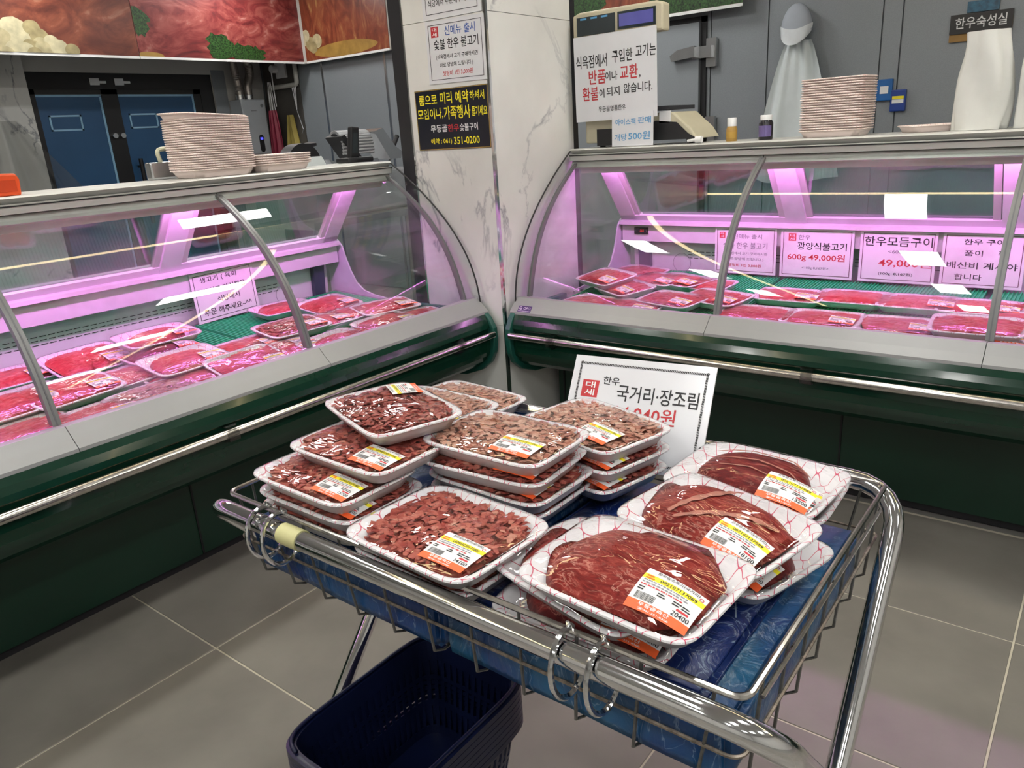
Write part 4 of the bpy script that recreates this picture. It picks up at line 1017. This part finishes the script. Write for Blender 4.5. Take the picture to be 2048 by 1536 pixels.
for yy in (ye+.06, 1.85): MB().lathe([(.012, 0), (.016, .019)], (3.05, yy, ZD), 10).build('foot', blackrub, t)
for yy in (ye+.06, 1.85): MB().lathe([(.012, 0), (.016, .019)], (3.18, yy, ZD), 10).build('foot', blackrub, t)
p = (at(1140, 90, 0, 2.945)+at(1318, 215, 0, 2.945))/2
sign('refund_notice', 'white no-refund notice with red and black words hanging from the scale display', (2.943, yc+.004, zt-.205), 'X', hw*2-.03, .335, [
    ('식육점에서', -.108, .068, .150, .050, black), ('구입한', .038, .076, .095, .048, black), ('고기는', .145, .084, .09, .046, black),
    ('반품', -.082, .006, .082, .056, redp), ('이나', -.014, .004, .058, .036, black), ('교환', .068, .012, .082, .054, redp), (',', .118, -.010, .006, .012, black),
    ('환불', -.118, -.058, .078, .054, redp), ('이', -.062, -.060, .025, .036, black), ('되지', -.008, -.056, .062, .036, black), ('않습니다.', .108, -.050, .130, .038, black),
    ('무등골명품한우', -.015, -.122, .130, .022, black)], laminate, None, spin=.01, th=.003, cat='notice')
p = (at(1226, 235, 0, 2.95)+at(1312, 288, 0, 2.95))/2
sign('ice_pack_notice', 'small white notice with blue lettering about ice packs below the refund notice', (2.935, p[1], ZD+.068), 'X', .192, .132, [('아이스팩', -.032, .030, .095, .026, skyp), ('판매', .056, .034, .060, .026, skyp), ('개당', -.055, -.030, .058, .028, skyp), ('500원', .032, -.026, .10, .032, skyp)], laminate, None, tilt=-.03, cat='notice')
# small bottles
def bottle(px, label, rad, h, capc, bodyc, lab, cap_h=.03):
    q = at(px, 278, 0, 3.02); t = thing('bottle', label, 'bottle', (3.02, q[1], ZD))
    MB().lathe([(rad*.95, 0), (rad, .004), (rad, h-cap_h-.012), (rad*.8, h-cap_h)], (3.02, q[1], ZD), 20).build('body', bodyc, t, smooth=True)
    MB().lathe([(rad*.82, h-cap_h), (rad*.84, h-.002), (rad*.78, h)], (3.02, q[1], ZD), 20).build('cap', capc, t, smooth=True)
    a0 = 2.0; m = MB(); n = 10; R1 = rad+.0006
    ring = [(3.02+R1*math.cos(a0+2.3*k/n), q[1]+R1*math.sin(a0+2.3*k/n)) for k in range(n+1)]
    m.add([(x, y, ZD+.012) for x, y in ring]+[(x, y, ZD+h-cap_h-.02) for x, y in ring], [(k, k+1, n+2+k, n+1+k) for k in range(n)]); m.build('label_band', lab, t)
bottle(1463, 'small bottle with white cap and gold label on the right case', .021, .088, whitep, mat('gold_label', (.42, .24, .05), .4), mat('gold_label2', (.50, .30, .06), .4), .032)
bottle(1531, 'dark bottle with white cap and purple label on the right case', .026, .090, whitep, mat('dark_bottle', (.012, .010, .016), .2), mat('purple_label', (.16, .12, .30), .4), .018)
q = at(1383, 279, 0, 2.98); t = thing('white_plug', 'small white plastic knob lying at the foot of the scale', 'knob', (2.955, q[1]-.03, ZD))
MB().tube([(2.955, q[1]-.03, ZD+.014), (2.955, q[1]-.055, ZD+.014)], .0135, 14).build('head', whitep, t, smooth=True); MB().tube([(2.955, q[1]-.03, ZD+.014), (2.955, q[1]+.005, ZD+.010)], .006, 10).build('stem', whitep, t, smooth=True)
# tall crumpled plastic bags
bagm = mat('white_plastic_bag', (.72, .72, .68), .3, var=.04, bump=.2, bscale=14)
def bag(label, yc_, w0, w1, h, seed):
    t = thing('plastic_bag', label, 'bag', (3.05, yc_, ZD)); r_ = np.random.default_rng(seed); R_ = []; NA = 40; ph = r_.uniform(0, 6.28, 6)
    for k in range(22):
        f = k/21; wd = (w0*(1-f)+w1*f)*(1+.20*math.sin(PI*min(1, f*1.1)))*(1-.0*f); ring = []
        for j in range(NA):
            a_ = 2*PI*j/NA; fold = 1+.07*math.sin(5*a_+ph[0]+f*2)+.05*math.sin(9*a_+ph[1]-f*3)+.04*math.sin(3*a_+8*f+ph[2])
            ring.append((3.05+.045*math.cos(a_)*fold, yc_-.012*math.sin(3*f+ph[3])*f+wd/2*math.sin(a_)*fold, ZD+.001+h*f))
        R_.append(ring)
    MB().rings(R_, cap0=True, cap1=True).build('bag_body', bagm, t, smooth=True, angle=80)
    return t
a = at(1955, 258, 0, 3.05); bag('tall crumpled white plastic bag standing below the black room sign', a[1], .150, .115, .300, 2)
a = at(2058, 258, 0, 3.05); bag('white plastic bag cut off by the right edge of the photo', a[1]-.025, .12, .09, .30, 5)
# left deck: card terminal, orange box, metal tray with cream handle
q = at(715, 326, 1, 2.76); t = thing('card_terminal', 'black handset standing in a cradle at the end of the left case', 'terminal', (q[0], 2.76, ZD))
m = MB().box((q[0]-.075, 2.73, ZD), (q[0]+.075, 2.82, ZD+.022)); link('cradle', bevel(m.mesh('cradle', blackrub, off=origin(t)), .008, 2), t)
m = MB().prism([(-.038, .02), (.012, .02), (.030, .150), (-.012, .155)], lambda l, a, b: (q[0]+a, 2.755+l, ZD+b), 0, .03); hs = link('handset', bevel(m.mesh('handset', blackrub, off=origin(t)), .006, 2), t)
m = MB().prism([(-.028, .04), (.004, .04), (.018, .125), (-.008, .13)], lambda l, a, b: (q[0]+a, 2.754+l, ZD+b), 0, .001); m.build('screen', lcd, hs)
q = at(0, 398, 1, 2.62); t = thing('orange_box', 'orange plastic box standing on the left case at the photo edge', 'box', (q[0], 2.62, ZD))
m = MB().prism([(-.16, 0), (.040, 0), (.044, .045), (.036, .062), (-.16, .070)], lambda l, a, b: (q[0]+a, 2.56+l, ZD+b), 0, .12); orm = mat('orange_plastic', (.85, .10, .02), .35)
link('body', bevel(m.mesh('body', orm, off=origin(t)), .006, 2), t)
MB().box((q[0]-.05, 2.557, ZD+.012), (q[0]+.030, 2.561, ZD+.045)).build('moulded_panel', mat('orange_dark', (.62, .06, .01), .4), t)
# ================================================================== BEHIND THE COUNTERS
# food posters on the soffits
def printmat(name, stops, scale, stretch=(1, 1, 1), dist=2.0):
    m, n, p = nt(name); v = coords(n, stretch)
    t = N(n, 'ShaderNodeTexNoise', Scale=scale, Detail=7.0, Roughness=.6, Distortion=dist); n.links.new(v, t.inputs['Vector'])
    r_ = ramp(n, stops); n.links.new(t.outputs['Fac'], r_.inputs['Fac']); n.links.new(r_.outputs[0], p.inputs['Base Color']); p.inputs['Roughness'].default_value = .35
    return m
pr_brown = printmat('print_roast', [(.3, (.06, .012, .007)), (.5, (.15, .034, .018)), (.62, (.22, .06, .03)), (.75, (.36, .16, .10))], 2.6, (1, 1, 1.6))
pr_beef = printmat('print_raw_beef', [(.28, (.06, .012, .014)), (.45, (.19, .028, .028)), (.6, (.30, .075, .062)), (.76, (.45, .25, .22))], 3.0, (1, 1, 2.0))
pr_pork = printmat('print_pork', [(.3, (.10, .02, .01)), (.5, (.22, .05, .022)), (.62, (.29, .10, .04)), (.72, (.42, .25, .09))], 3.2, (1, 2, 1))
garl = mat('print_garlic', (.44, .38, .22), .4, var=.3, scale=14); garl2 = mat('print_garlic_pale', (.52, .47, .30), .4, var=.25, scale=14); garl3 = mat('print_garlic_deep', (.34, .28, .14), .4, var=.3, scale=14)
parsley = mat('print_parsley', (.020, .060, .012), .4, var=.95, scale=90); woodp = mat('print_board', (.34, .20, .045), .4, var=.2)
rimw = mat('poster_rim', (.80, .80, .78), .5)
def poster(label, side, plane, u0, u1, z0, z1, mt, prints):
    """prints: (kind, px, py, radius in m)"""
    if side == 'Y': c = ((u0+u1)/2, plane, (z0+z1)/2)
    else: c = (plane, (u0+u1)/2, (z0+z1)/2)
    t = thing('food_poster', label, 'poster', c, 'food posters above the work area')
    W2, H2 = abs(u1-u0)/2, (z1-z0)/2
    def P(u, v, o): return (c[0]+u, c[1]-o, c[2]+v) if side == 'Y' else (c[0]-o, c[1]-u, c[2]+v)
    def quad(m, a, b, c_, d, o0, o1): m.box([min(x, y) for x, y in zip(P(a, c_, o0), P(b, d, o1))], [max(x, y) for x, y in zip(P(a, c_, o0), P(b, d, o1))])
    m = MB(); quad(m, -W2, W2, -H2, H2, 0, .004); m.build('sheet', mt, t)
    m = MB(); quad(m, -W2, W2, -H2-.018, -H2, 0, .006); m.build('bottom_rim', rimw, t)
    for i, (kd, px, py, rad, asp) in enumerate(prints):
        q = at(px, py, 1 if side == 'Y' else 0, plane); u = q[0]-c[0] if side == 'Y' else c[1]-q[1]; v = q[2]-c[2]
        n = 18; o = .0046+.0004*i; r_ = np.random.default_rng(i+int(px)); rag = .30 if kd is parsley else .03
        ring = [P(max(-W2, min(W2, u+rad*asp*math.cos(a)*(1+r_.uniform(-rag, rag)))), max(-H2+.001, v+rad*math.sin(a)*(1+r_.uniform(-rag, rag))), o) for a in np.linspace(0, 2*PI, n, endpoint=False)]
        m = MB(); m.add(ring, [tuple(range(n))]); m.build('printed_'+{garl.name: 'garlic', parsley.name: 'parsley', woodp.name: 'board'}[kd.name], (garl, garl2, garl3)[i % 3] if kd is garl else kd, t)
xa = at(268, 60, 1, 6.195)[0]; xb = at(603, 60, 1, 6.195)[0]
poster('food poster of a brown roast with pale garlic cloves, top left', 'Y', 6.194, 1.6, xa, 2.075, 2.70, pr_brown,
       [(woodp, 60, 112, .07, 4.5)]+[(garl, x, y, r_, 1.15) for x, y, r_ in ((26, 60, .085), (62, 55, .05), (2, 72, .05), (44, 80, .055), (78, 73, .055), (10, 95, .06), (28, 97, .05), (60, 92, .045), (82, 90, .05), (102, 84, .045), (70, 97, .05), (85, 95, .045), (52, 100, .05), (70, 108, .045), (103, 107, .05), (118, 96, .055), (144, 101, .045), (12, 108, .05))])
poster('food poster of raw red beef with green parsley, between the roast and pork posters', 'Y', 6.192, xa+.004, xb, 2.075, 2.70, pr_beef,
       [(woodp, 300, 112, .03, 4)]+[(parsley, x, y, r_, 1.2) for x, y, r_ in ((270, 35, .08), (275, 52, .07), (435, 88, .08), (455, 100, .08), (480, 105, .07), (500, 108, .07), (515, 110, .06), (440, 105, .07))]+[(garl, 264, 108, .06, .6)])
yb_ = at(606, 60, 0, 4.925)[1]; ya_ = at(776, 60, 0, 4.925)[1]
poster('food poster of pork with garlic on a wooden board, beside the black post', 'X', 4.925, yb_, ya_, 2.072, 2.70, pr_pork,
       [(woodp, 690, 96, .06, 7)]+[(garl, x, y, r_, 1.1) for x, y, r_ in ((610, 78, .06), (622, 88, .06), (635, 82, .06), (612, 72, .05), (628, 95, .05))])
a = at(1430, 14, 0, 4.895)
poster('food poster of meat with green leaves above the cold-room door', 'X', 4.895, 3.3, 1.97, a[2], 2.70, pr_pork, [(parsley, x, y, .11, 1.6) for x, y in ((1345, 4), (1375, 0), (1410, -4), (1440, -6), (1150, 10), (1160, 2))])
# gas boiler with flexible ducts
blm = mat('boiler_grey', (.50, .53, .56), .4, .2, var=.03); duct = mat('duct_foil', (.42, .38, .35), .35, .7, var=.15, scale=60)
t = thing('gas_boiler', 'grey wall-hung gas boiler with two silver ducts beside the glass doors', 'boiler', (4.60, YW, 1.28))
m = MB().box((4.60, YW-.20, 1.285), (4.87, YW-.01, 1.795)); link('casing', bevel(m.mesh('casing', blm, off=origin(t)), .012, 2), t)
m = MB().tube([(4.77, YW-.197, 1.345), (4.77, YW-.204, 1.345)], .032, 16); o = MB().prism([(.027*math.cos(a_), (.055 if math.sin(a_) > 0 else -.055)+.027*math.sin(a_)) for a_ in np.linspace(0, 2*PI, 24, endpoint=False)], lambda l, a, b: (4.77+a, YW-.197-l, 1.385+b), 0, .006).build('control_panel', blackrub, t)
MB().box((4.756, YW-.2045, 1.42), (4.784, YW-.203, 1.44)).build('blue_indicator', emitter('blue_led', (.05, .05, 1), 3), t)
MB().box((4.70, YW-.202, 1.685), (4.76, YW-.199, 1.693)).build('name_strip', greyp, t); MB().tube([(4.83, YW-.199, 1.735), (4.83, YW-.203, 1.735)], .016, 14).build('round_badge', mat('badge_dark', (.2, .21, .22), .4), t)
for pts, nm in (([(4.67, YW-.10, 1.79), (4.67, YW-.10, 1.90), (4.66, YW-.10, 2.0), (4.64, YW-.10, 2.2)], 1), ([(4.77, YW-.10, 1.79), (4.77, YW-.10, 1.93), (4.82, YW-.10, 2.02), (4.825, YW-.10, 2.10), (4.78, YW-.10, 2.17), (4.73, YW-.10, 2.22)], 2)):
    P_ = bent(pts, .03, 8); P2 = []
    for a_, b_ in zip(P_, P_[1:]):
        n_ = max(1, int((b_-a_).length/.009)); P2 += [a_.lerp(b_, k/n_) for k in range(n_)]
    MB().tube(P2, [.036+.003*(k % 2) for k in range(len(P2))], 12).build('duct', duct, t, smooth=True)
    MB().lathe([(.040, 0), (.040, .05), (.034, .055)], (pts[0][0], pts[0][1], 1.79), 14).build('duct_collar', steel, t, smooth=True)
# pvc pipe, wall socket, aprons on the side wall
pv = mat('pvc_grey', (.50, .49, .45), .5); XP = XW-.06
def wp(px, py, dx=.05): q = at(px, py, 0, XW-dx); return (q[0], q[1], q[2])
A_, B_, C_, D_ = wp(547, 222), wp(538, 178), wp(594, 168), wp(587, 110)
m = MB().tube(bent([(A_[0], B_[1], 1.2), (B_[0], B_[1], (B_[2]+C_[2])/2), (C_[0], C_[1], (B_[2]+C_[2])/2), (C_[0], C_[1], 2.4)], .04), .022, 12); o = m.build('pvc_pipe', pv, None, smooth=True); tag(o, 'grey plastic water pipe with two bends on the dark side wall', 'pipe')
q = wp(561, 140, .016); t = thing('wall_socket', 'white wall socket with a plug above the bent pipe', 'socket', q)
MB().box((XW-.035, q[1]-.09, q[2]-.075), (XW-.0145, q[1]+.06, q[2]+.075)).build('face_plate', whitep, t)
MB().tube([(XW-.035, q[1]+.05, q[2]+.01), (XW-.09, q[1]+.05, q[2]+.01)], .035, 12).build('plug', whitep, t, smooth=True)
MB().tube(bent([(XW-.09, q[1]+.05, q[2]+.0), (XW-.085, q[1]+.06, q[2]-.10), (XW-.06, q[1]+.09, 1.72)], .03), .006, 6).build('cord', whitep, t, smooth=True)
def cloth(name, label, yc_, ztop, h, wtop, wbot, mt, seed, xo=.06, strings=True):
    t = thing(name, label, 'apron', (XW-xo, yc_, ztop-h)); r_ = np.random.default_rng(seed); ph = r_.uniform(0, 6, 3); vs = []; nu, nv = 24, 16
    for back in (0, 1):
        for j in range(nv+1):
            f = j/nv; wd = wtop+(wbot-wtop)*f**.8
            for i in range(nu+1):
                u = i/nu-.5; fold = .022*(.3+f)*math.sin(9*u*2+ph[0]+f)+.012*math.sin(23*u+ph[1])
                vs.append((XW-xo+fold-(0 if back else .006), yc_-u*wd, ztop-h*f-(.02*math.sin(5*u+ph[2])*f)))
    n1 = (nu+1)*(nv+1); fs = []
    for b in (0, n1):
        for j in range(nv):
            for i in range(nu):
                k = b+j*(nu+1)+i; fs.append((k, k+1, k+nu+2, k+nu+1))
    bd = [i for i in range(nu+1)]+[j*(nu+1)+nu for j in range(1, nv+1)]+[nv*(nu+1)+i for i in range(nu-1, -1, -1)]+[j*(nu+1) for j in range(nv-1, 0, -1)]
    for a_, b_ in zip(bd, bd[1:]+bd[:1]): fs.append((a_, b_, b_+n1, a_+n1))
    MB().add(vs, fs).build('fabric', mt, t, smooth=True, angle=70)
    if strings:
        for s_ in (-.4, 0, .4): MB().tube([(XW-xo, yc_+s_*wtop, ztop), (XW-xo+.0, yc_+s_*wtop*.5, ztop+.26)], .004, 5).build('string', whitep, t)
    return t
zp = (B_[2]+C_[2])/2
q = wp(556, 225); cloth('rubber_apron', 'crimson apron hanging by white strings from the pipe', q[1], q[2]+.02, .62, .10, .24, mat('crimson_cloth', (.34, .02, .06), .45), 3, .105)
q = wp(574, 235); cloth('rubber_apron', 'mustard apron hanging behind the crimson apron', q[1]-.05, q[2]+.02, .50, .05, .20, mat('mustard_cloth', (.42, .33, .08), .5), 4, .045, False)
q = wp(594, 215); t = thing('hanging_hook', 'bunch of strings with a steel hook hanging from the pipe', 'hook', (XW-.055, q[1], q[2]-.2))
for s_ in (-.03, 0, .03): MB().tube([(XW-.055, q[1]+s_, zp), (XW-.055, q[1], q[2]-.02)], .004, 5).build('string', whitep, t)
MB().tube([(XW-.055, q[1], q[2]-.02), (XW-.055, q[1]-.06, q[2]-.20), (XW-.055, q[1]-.03, q[2]-.24)], .005, 6).build('hook', steel, t)
# white apron and cap on the cold-room wall, push buttons, room sign
q1 = at(1592, 100, 0, XW-.06); apw = mat('white_apron', (.74, .80, .81), .5, var=.03)
zc_ = q1[2]; cloth('white_apron', 'long white plastic apron hanging on the grey cold-room wall under a cap', q1[1]-.02, zc_+.05, .80, .15, .56, apw, 8, .07, False)
q = at(1593, 55, 0, XW-.09); t = thing('baseball_cap', 'pale grey cap with its brim down on a wall hook', 'cap', (q[0], q[1], q[2]-.1)); capm = mat('cap_grey', (.42, .46, .52), .6, var=.04)
R_ = []
for k in range(9):
    f = k/8; ring = []
    for j in range(24):
        a_ = 2*PI*j/24; rr = math.cos(f*PI/2*.98)
        ring.append((q[0]+.045*math.cos(a_)*rr*(1 if math.cos(a_) < 0 else .5), q[1]+.092*math.sin(a_)*rr, q[2]-.02+.15*math.sin(f*PI/2)))
    R_.append(ring)
MB().rings(R_, cap0=True, cap1=True).build('crown', capm, t, smooth=True)
vs = []; nb = 16
for j in range(6):
    for i in range(nb+1):
        u = i/nb*2-1; f = j/5; rd = math.sqrt(max(0, 1-u*u))
        vs.append((q[0]-.046*rd-.030*f*rd-.004, q[1]+.094*u*(1-.10*f*f), q[2]-.012+.030*u*u-.088*f*(.55+.45*rd)))
fs = [(j*(nb+1)+i, j*(nb+1)+i+1, (j+1)*(nb+1)+i+1, (j+1)*(nb+1)+i) for j in range(5) for i in range(nb)]
vs2 = [(v[0]+.005, v[1], v[2]) for v in vs]; n1 = len(vs)
m = MB().add(vs+vs2, fs+[tuple(i+n1 for i in f_) for f_ in fs]); m.build('brim', mat('cap_brim', (.72, .76, .79), .6), t, smooth=True)
MB().tube([(XW-.012, q[1], q[2]+.125), (XW-.10, q[1], q[2]+.125)], .006, 8).build('wall_hook', steel, t)
for (px, py, sx, sz, lb, c_) in ((1770, 180, .056, .105, 'blue switch box with a white button on the cold-room wall', (.02, .14, .42)), (1797, 201, .054, .105, 'blue card with a yellow and white label on the cold-room wall', (.02, .06, .30))):
    q = at(px, py, 0, XW-.02); t = thing('switch_box', lb, 'switch', q)
    m = MB().box((XW-.04, q[1]-sx*.75, q[2]-sz*.55), (XW-.012, q[1]+sx*.75, q[2]+sz*.55)); link('box', bevel(m.mesh('box', mat('box_blue_%d' % px, c_, .35), off=origin(t)), .006, 2), t)
    if px == 1770: MB().box((XW-.043, q[1]-.022, q[2]-.02), (XW-.039, q[1]+.022, q[2]+.02)).build('button', whitep, t)
    else:
        MB().box((XW-.042, q[1]-.03, q[2]-.014), (XW-.039, q[1]+.03, q[2]+.006)).build('white_label', whitep, t); MB().box((XW-.042, q[1]-.03, q[2]+.008), (XW-.039, q[1]+.03, q[2]+.024)).build('yellow_label', yellowp, t)
q = at(1962, 44, 0, XW-.03)
def backing(t, z):
    MB().box((-.142, -.085, -.012), (.142, .02, -.001)).build('wooden_backing', mat('sign_wood', (.36, .20, .05), .5), t, world=False)
    MB().box((-.07, .052, -.008), (.075, .105, 0)).build('blue_card', mat('card_blue', (.03, .13, .22), .3, var=.5, scale=40), t, world=False)
sign('room_sign', 'black sign with five white Korean letters on the cold-room wall', (XW-.03, q[1], q[2]), 'X', .285, .095, [('한우숙성실', 0, .004, .235, .056, whitep)], mat('sign_black', (.02, .018, .018), .4), None, th=.006, extra=backing)
# plastic sheet hanging on the far marble wall
q = at(60, 300, 1, YW-.08); t = thing('plastic_sheet', 'translucent grey plastic sheet hanging on the far marble wall, left', 'sheet', (q[0], YW-.08, 1.0)); vs = []
for j in range(13):
    f = j/12
    for i in range(21):
        u = i/20; vs.append((q[0]-.30+(.16+.62*f)*u*1.0+.08*(1-f), YW-.09+.03*math.sin(16*u+2*f)*(.3+f), 1.66-.75*f))
fs = [(j*21+i, j*21+i+1, (j+1)*21+i+1, (j+1)*21+i) for j in range(12) for i in range(20)]
MB().add(vs, fs).build('sheet', glass('dusty_plastic', 1.45, (.78, .79, .78), rough=.25, add=.10), t, smooth=True, angle=80)
# work bench with a tenderiser machine behind the left case
t = thing('work_bench', 'stainless steel work bench behind the left case', 'bench', (3.5, 4.2, 0))
MB().box((2.9, 3.75, .86), (4.5, 4.6, .90)).build('worktop', steel, t)
for x, y in ((2.95, 3.8), (4.45, 3.8), (2.95, 4.55), (4.45, 4.55)): MB().tube([(x, y, 0), (x, y, .86)], .02, 8).build('leg', steel, t)
t = thing('meat_slicer', 'stainless meat machine with a ribbed roller guard and black lever on the bench', 'machine', (3.5, 4.0, .90)); gpl = mat('machine_grey', (.36, .37, .38), .4, .3)
m = MB().box((3.25, 3.9, .90), (3.95, 4.3, 1.16)); link('body', bevel(m.mesh('body', gpl, off=origin(t)), .03, 3), t)
for k in range(14):
    a_ = math.radians(-20+k*11); m = MB(); m.tube([(3.36, 4.02-.07*math.cos(a_), 1.31+.10*math.sin(a_)), (3.62, 4.02-.07*math.cos(a_), 1.31+.10*math.sin(a_))], .009, 8); m.build('guard_rib', mat('satin_steel', (.42, .43, .44), .4, .5), t, smooth=True)
MB().prism([(3.62, 1.40), (3.70, 1.42), (3.80, 1.30), (3.86, 1.26), (3.84, 1.22), (3.74, 1.22)], lambda l, a, b: (a, 3.93+l, b), 0, .16).build('side_plate', steel, t)
MB().prism([(3.34, 1.38), (3.37, 1.39), (3.50, 1.24), (3.46, 1.22)], lambda l, a, b: (a, 3.93+l, b), 0, .16).build('side_plate', blackrub, t)
MB().tube([(3.72, 3.95, 1.16), (3.80, 3.95, 1.28)], .008, 8).build('lever', steel, t); MB().tube([(3.79, 3.95, 1.29), (3.845, 3.95, 1.365)], .016, 10).build('lever_grip', blackrub, t, smooth=True)
MB().prism([(3.20, 1.25), (3.28, 1.22), (3.60, 1.235), (3.62, 1.21), (3.62, 1.12), (3.28, 1.10)], lambda l, a, b: (a, 3.90+l, b), 0, .05).build('drip_tray', steel, t)
MB().lathe([(.028, 0), (.028, .16), (.018, .17)], (3.14, 4.0, 1.16), 12).build('plunger', chrome, t, smooth=True); MB().lathe([(.02, 0), (.045, .012), (.045, .026), (.01, .034)], (3.14, 4.0, 1.325), 14).build('knob', blackrub, t, smooth=True)
MB().box((3.08, 3.92, .90), (3.25, 4.1, 1.16)).build('plunger_base', gpl, t)
MB().tube([(3.03, 3.92, 1.23), (3.03, 4.02, 1.23)], .125, 24).build('drive_wheel', blackrub, t, smooth=True); MB().tube([(2.86, 4.05, 1.20), (2.86, 4.12, 1.20)], .10, 24).build('drive_wheel', blackrub, t, smooth=True)
MB().box((2.8, 3.93, .90), (3.1, 4.15, 1.10)).build('wheel_base', gpl, t)
q = at(340, 350, 1, 2.80); t = thing('steel_press', 'small steel pan with a cream loop handle behind the tall tray stack', 'pan', (q[0], 2.80, ZD))
m = MB().box((q[0]-.075, 2.79, ZD), (q[0]+.10, 2.83, ZD+.062)); link('pan', bevel(m.mesh('pan', steel, off=origin(t)), .008, 2), t)
MB().tube(bent([(q[0]-.02, 2.81, ZD+.06), (q[0]-.03, 2.81, ZD+.105), (q[0]+.09, 2.81, ZD+.112), (q[0]+.09, 2.81, ZD+.06)], .02), .008, 8).build('loop_handle', mat('cream_handle', (.62, .62, .46), .4), t, smooth=True)
q = at(620, 330, 1, 2.83); t = thing('steel_tent_card', 'small grey metal card standing at the back of the left case', 'card', (q[0], 2.80, ZD))
MB().prism([(-.0, 0), (.05, 0), (.028, .038)], lambda l, a, b: (q[0]-.05+l, 2.79+a, ZD+b), 0, .11).build('card', mat('card_grey', (.35, .38, .38), .4), t)
# ================================================================== STACK OF SHOPPING BASKETS UNDER THE TROLLEY
def basket_mesh():
    m = MB(); HX, HY, HB = .192, .137, .215; seg = 40
    def ring(f, z, o=0.): k = .80+.20*f; return [(x, y, z) for x, y in sup(HX*k-o, HY*k-o, 6.5, seg)]
    zl = lambda f: HB*f
    def band(f0, f1, th=.003):
        m.rings([ring(f0, zl(f0)), ring(f1, zl(f1)), ring(f1, zl(f1), th), ring(f0, zl(f0), th), ring(f0, zl(f0))])
    m.rings([ring(0, 0), ring(0, 0, .06), ring(0, 0, .10)], cap1=True); m.rings([ring(0, .003), ring(0, .003, .06), ring(0, .003, .10)], cap1=True)
    for f0, f1 in ((0, .10), (.32, .38), (.60, .64), (.80, 1.0)): band(f0, f1)
    for f0, f1 in ((.10, .32), (.38, .60), (.64, .80)):
        a, b, c, d = ring(f0, zl(f0)), ring(f1, zl(f1)), ring(f1, zl(f1), .003), ring(f0, zl(f0), .003)
        for k in range(4):                         # bars along the four straight sides
            pass
        P0, P1 = np.array(a), np.array(b); n = 0
        # resample by arc length for even bars
        L0 = np.r_[0, np.cumsum(np.linalg.norm(np.diff(np.vstack([P0, P0[:1]]), axis=0), axis=1))]
        tot = L0[-1]; nb = 64
        for k in range(nb):
            def at_(s_, Q):
                s_ %= tot; i = int(np.searchsorted(L0, s_)-1); i = max(0, min(i, len(Q)-1)); u = (s_-L0[i])/max(1e-9, L0[i+1]-L0[i]); return Q[i]*(1-u)+Q[(i+1) % len(Q)]*u
            s0 = tot*k/nb; s1 = s0+tot/nb*.5
            q0, q1, q2, q3 = at_(s0, P0), at_(s1, P0), at_(s1, P1), at_(s0, P1)
            sh = lambda p: (p[0]*.98, p[1]*.975, p[2])
            m.add([q0, q1, q2, q3, sh(q0), sh(q1), sh(q2), sh(q3)], [(0, 1, 2, 3), (7, 6, 5, 4), (0, 3, 7, 4), (1, 5, 6, 2)])
    return m.mesh('shell', navy, smooth=False)
BM = basket_mesh()
mr = MB(); HX, HY, HB = .192, .137, .215
mr.rings([[(x, y, z) for x, y in sup(HX+o, HY+o, 6.5, 40)] for o, z in ((-.003, HB-.004), (-.003, HB), (.006, HB+.001), (.012, HB-.002), (.012, HB-.014), (.009, HB-.014), (.008, HB-.004), (-.003, HB-.004))]); RIMM = mr.mesh('rim', navy, smooth=True, angle=40)
hm = MB()
for o in (.0,): hm.tube([(x, y, HB+.005) for x, y in sup(HX+.004, HY+.004, 6.5, 40)][2:19], .0042, 6)
HND = hm.mesh('handle', navy, smooth=True)
bc = (.792, .945)
for k in range(7):
    t = thing('shopping_basket', 'topmost navy plastic shopping basket of the stack under the trolley' if k == 6 else f'navy plastic shopping basket, {ORD[6-k]} from the top of the stack under the trolley', 'basket', (bc[0], bc[1], .003+.0135*k), 'navy shopping baskets')
    link('shell', BM, t); link('rim', RIMM, t)
    if k == 6:
        link('handle', HND, t); h2 = link('handle', HND, t); h2.rotation_euler = (0, 0, PI)
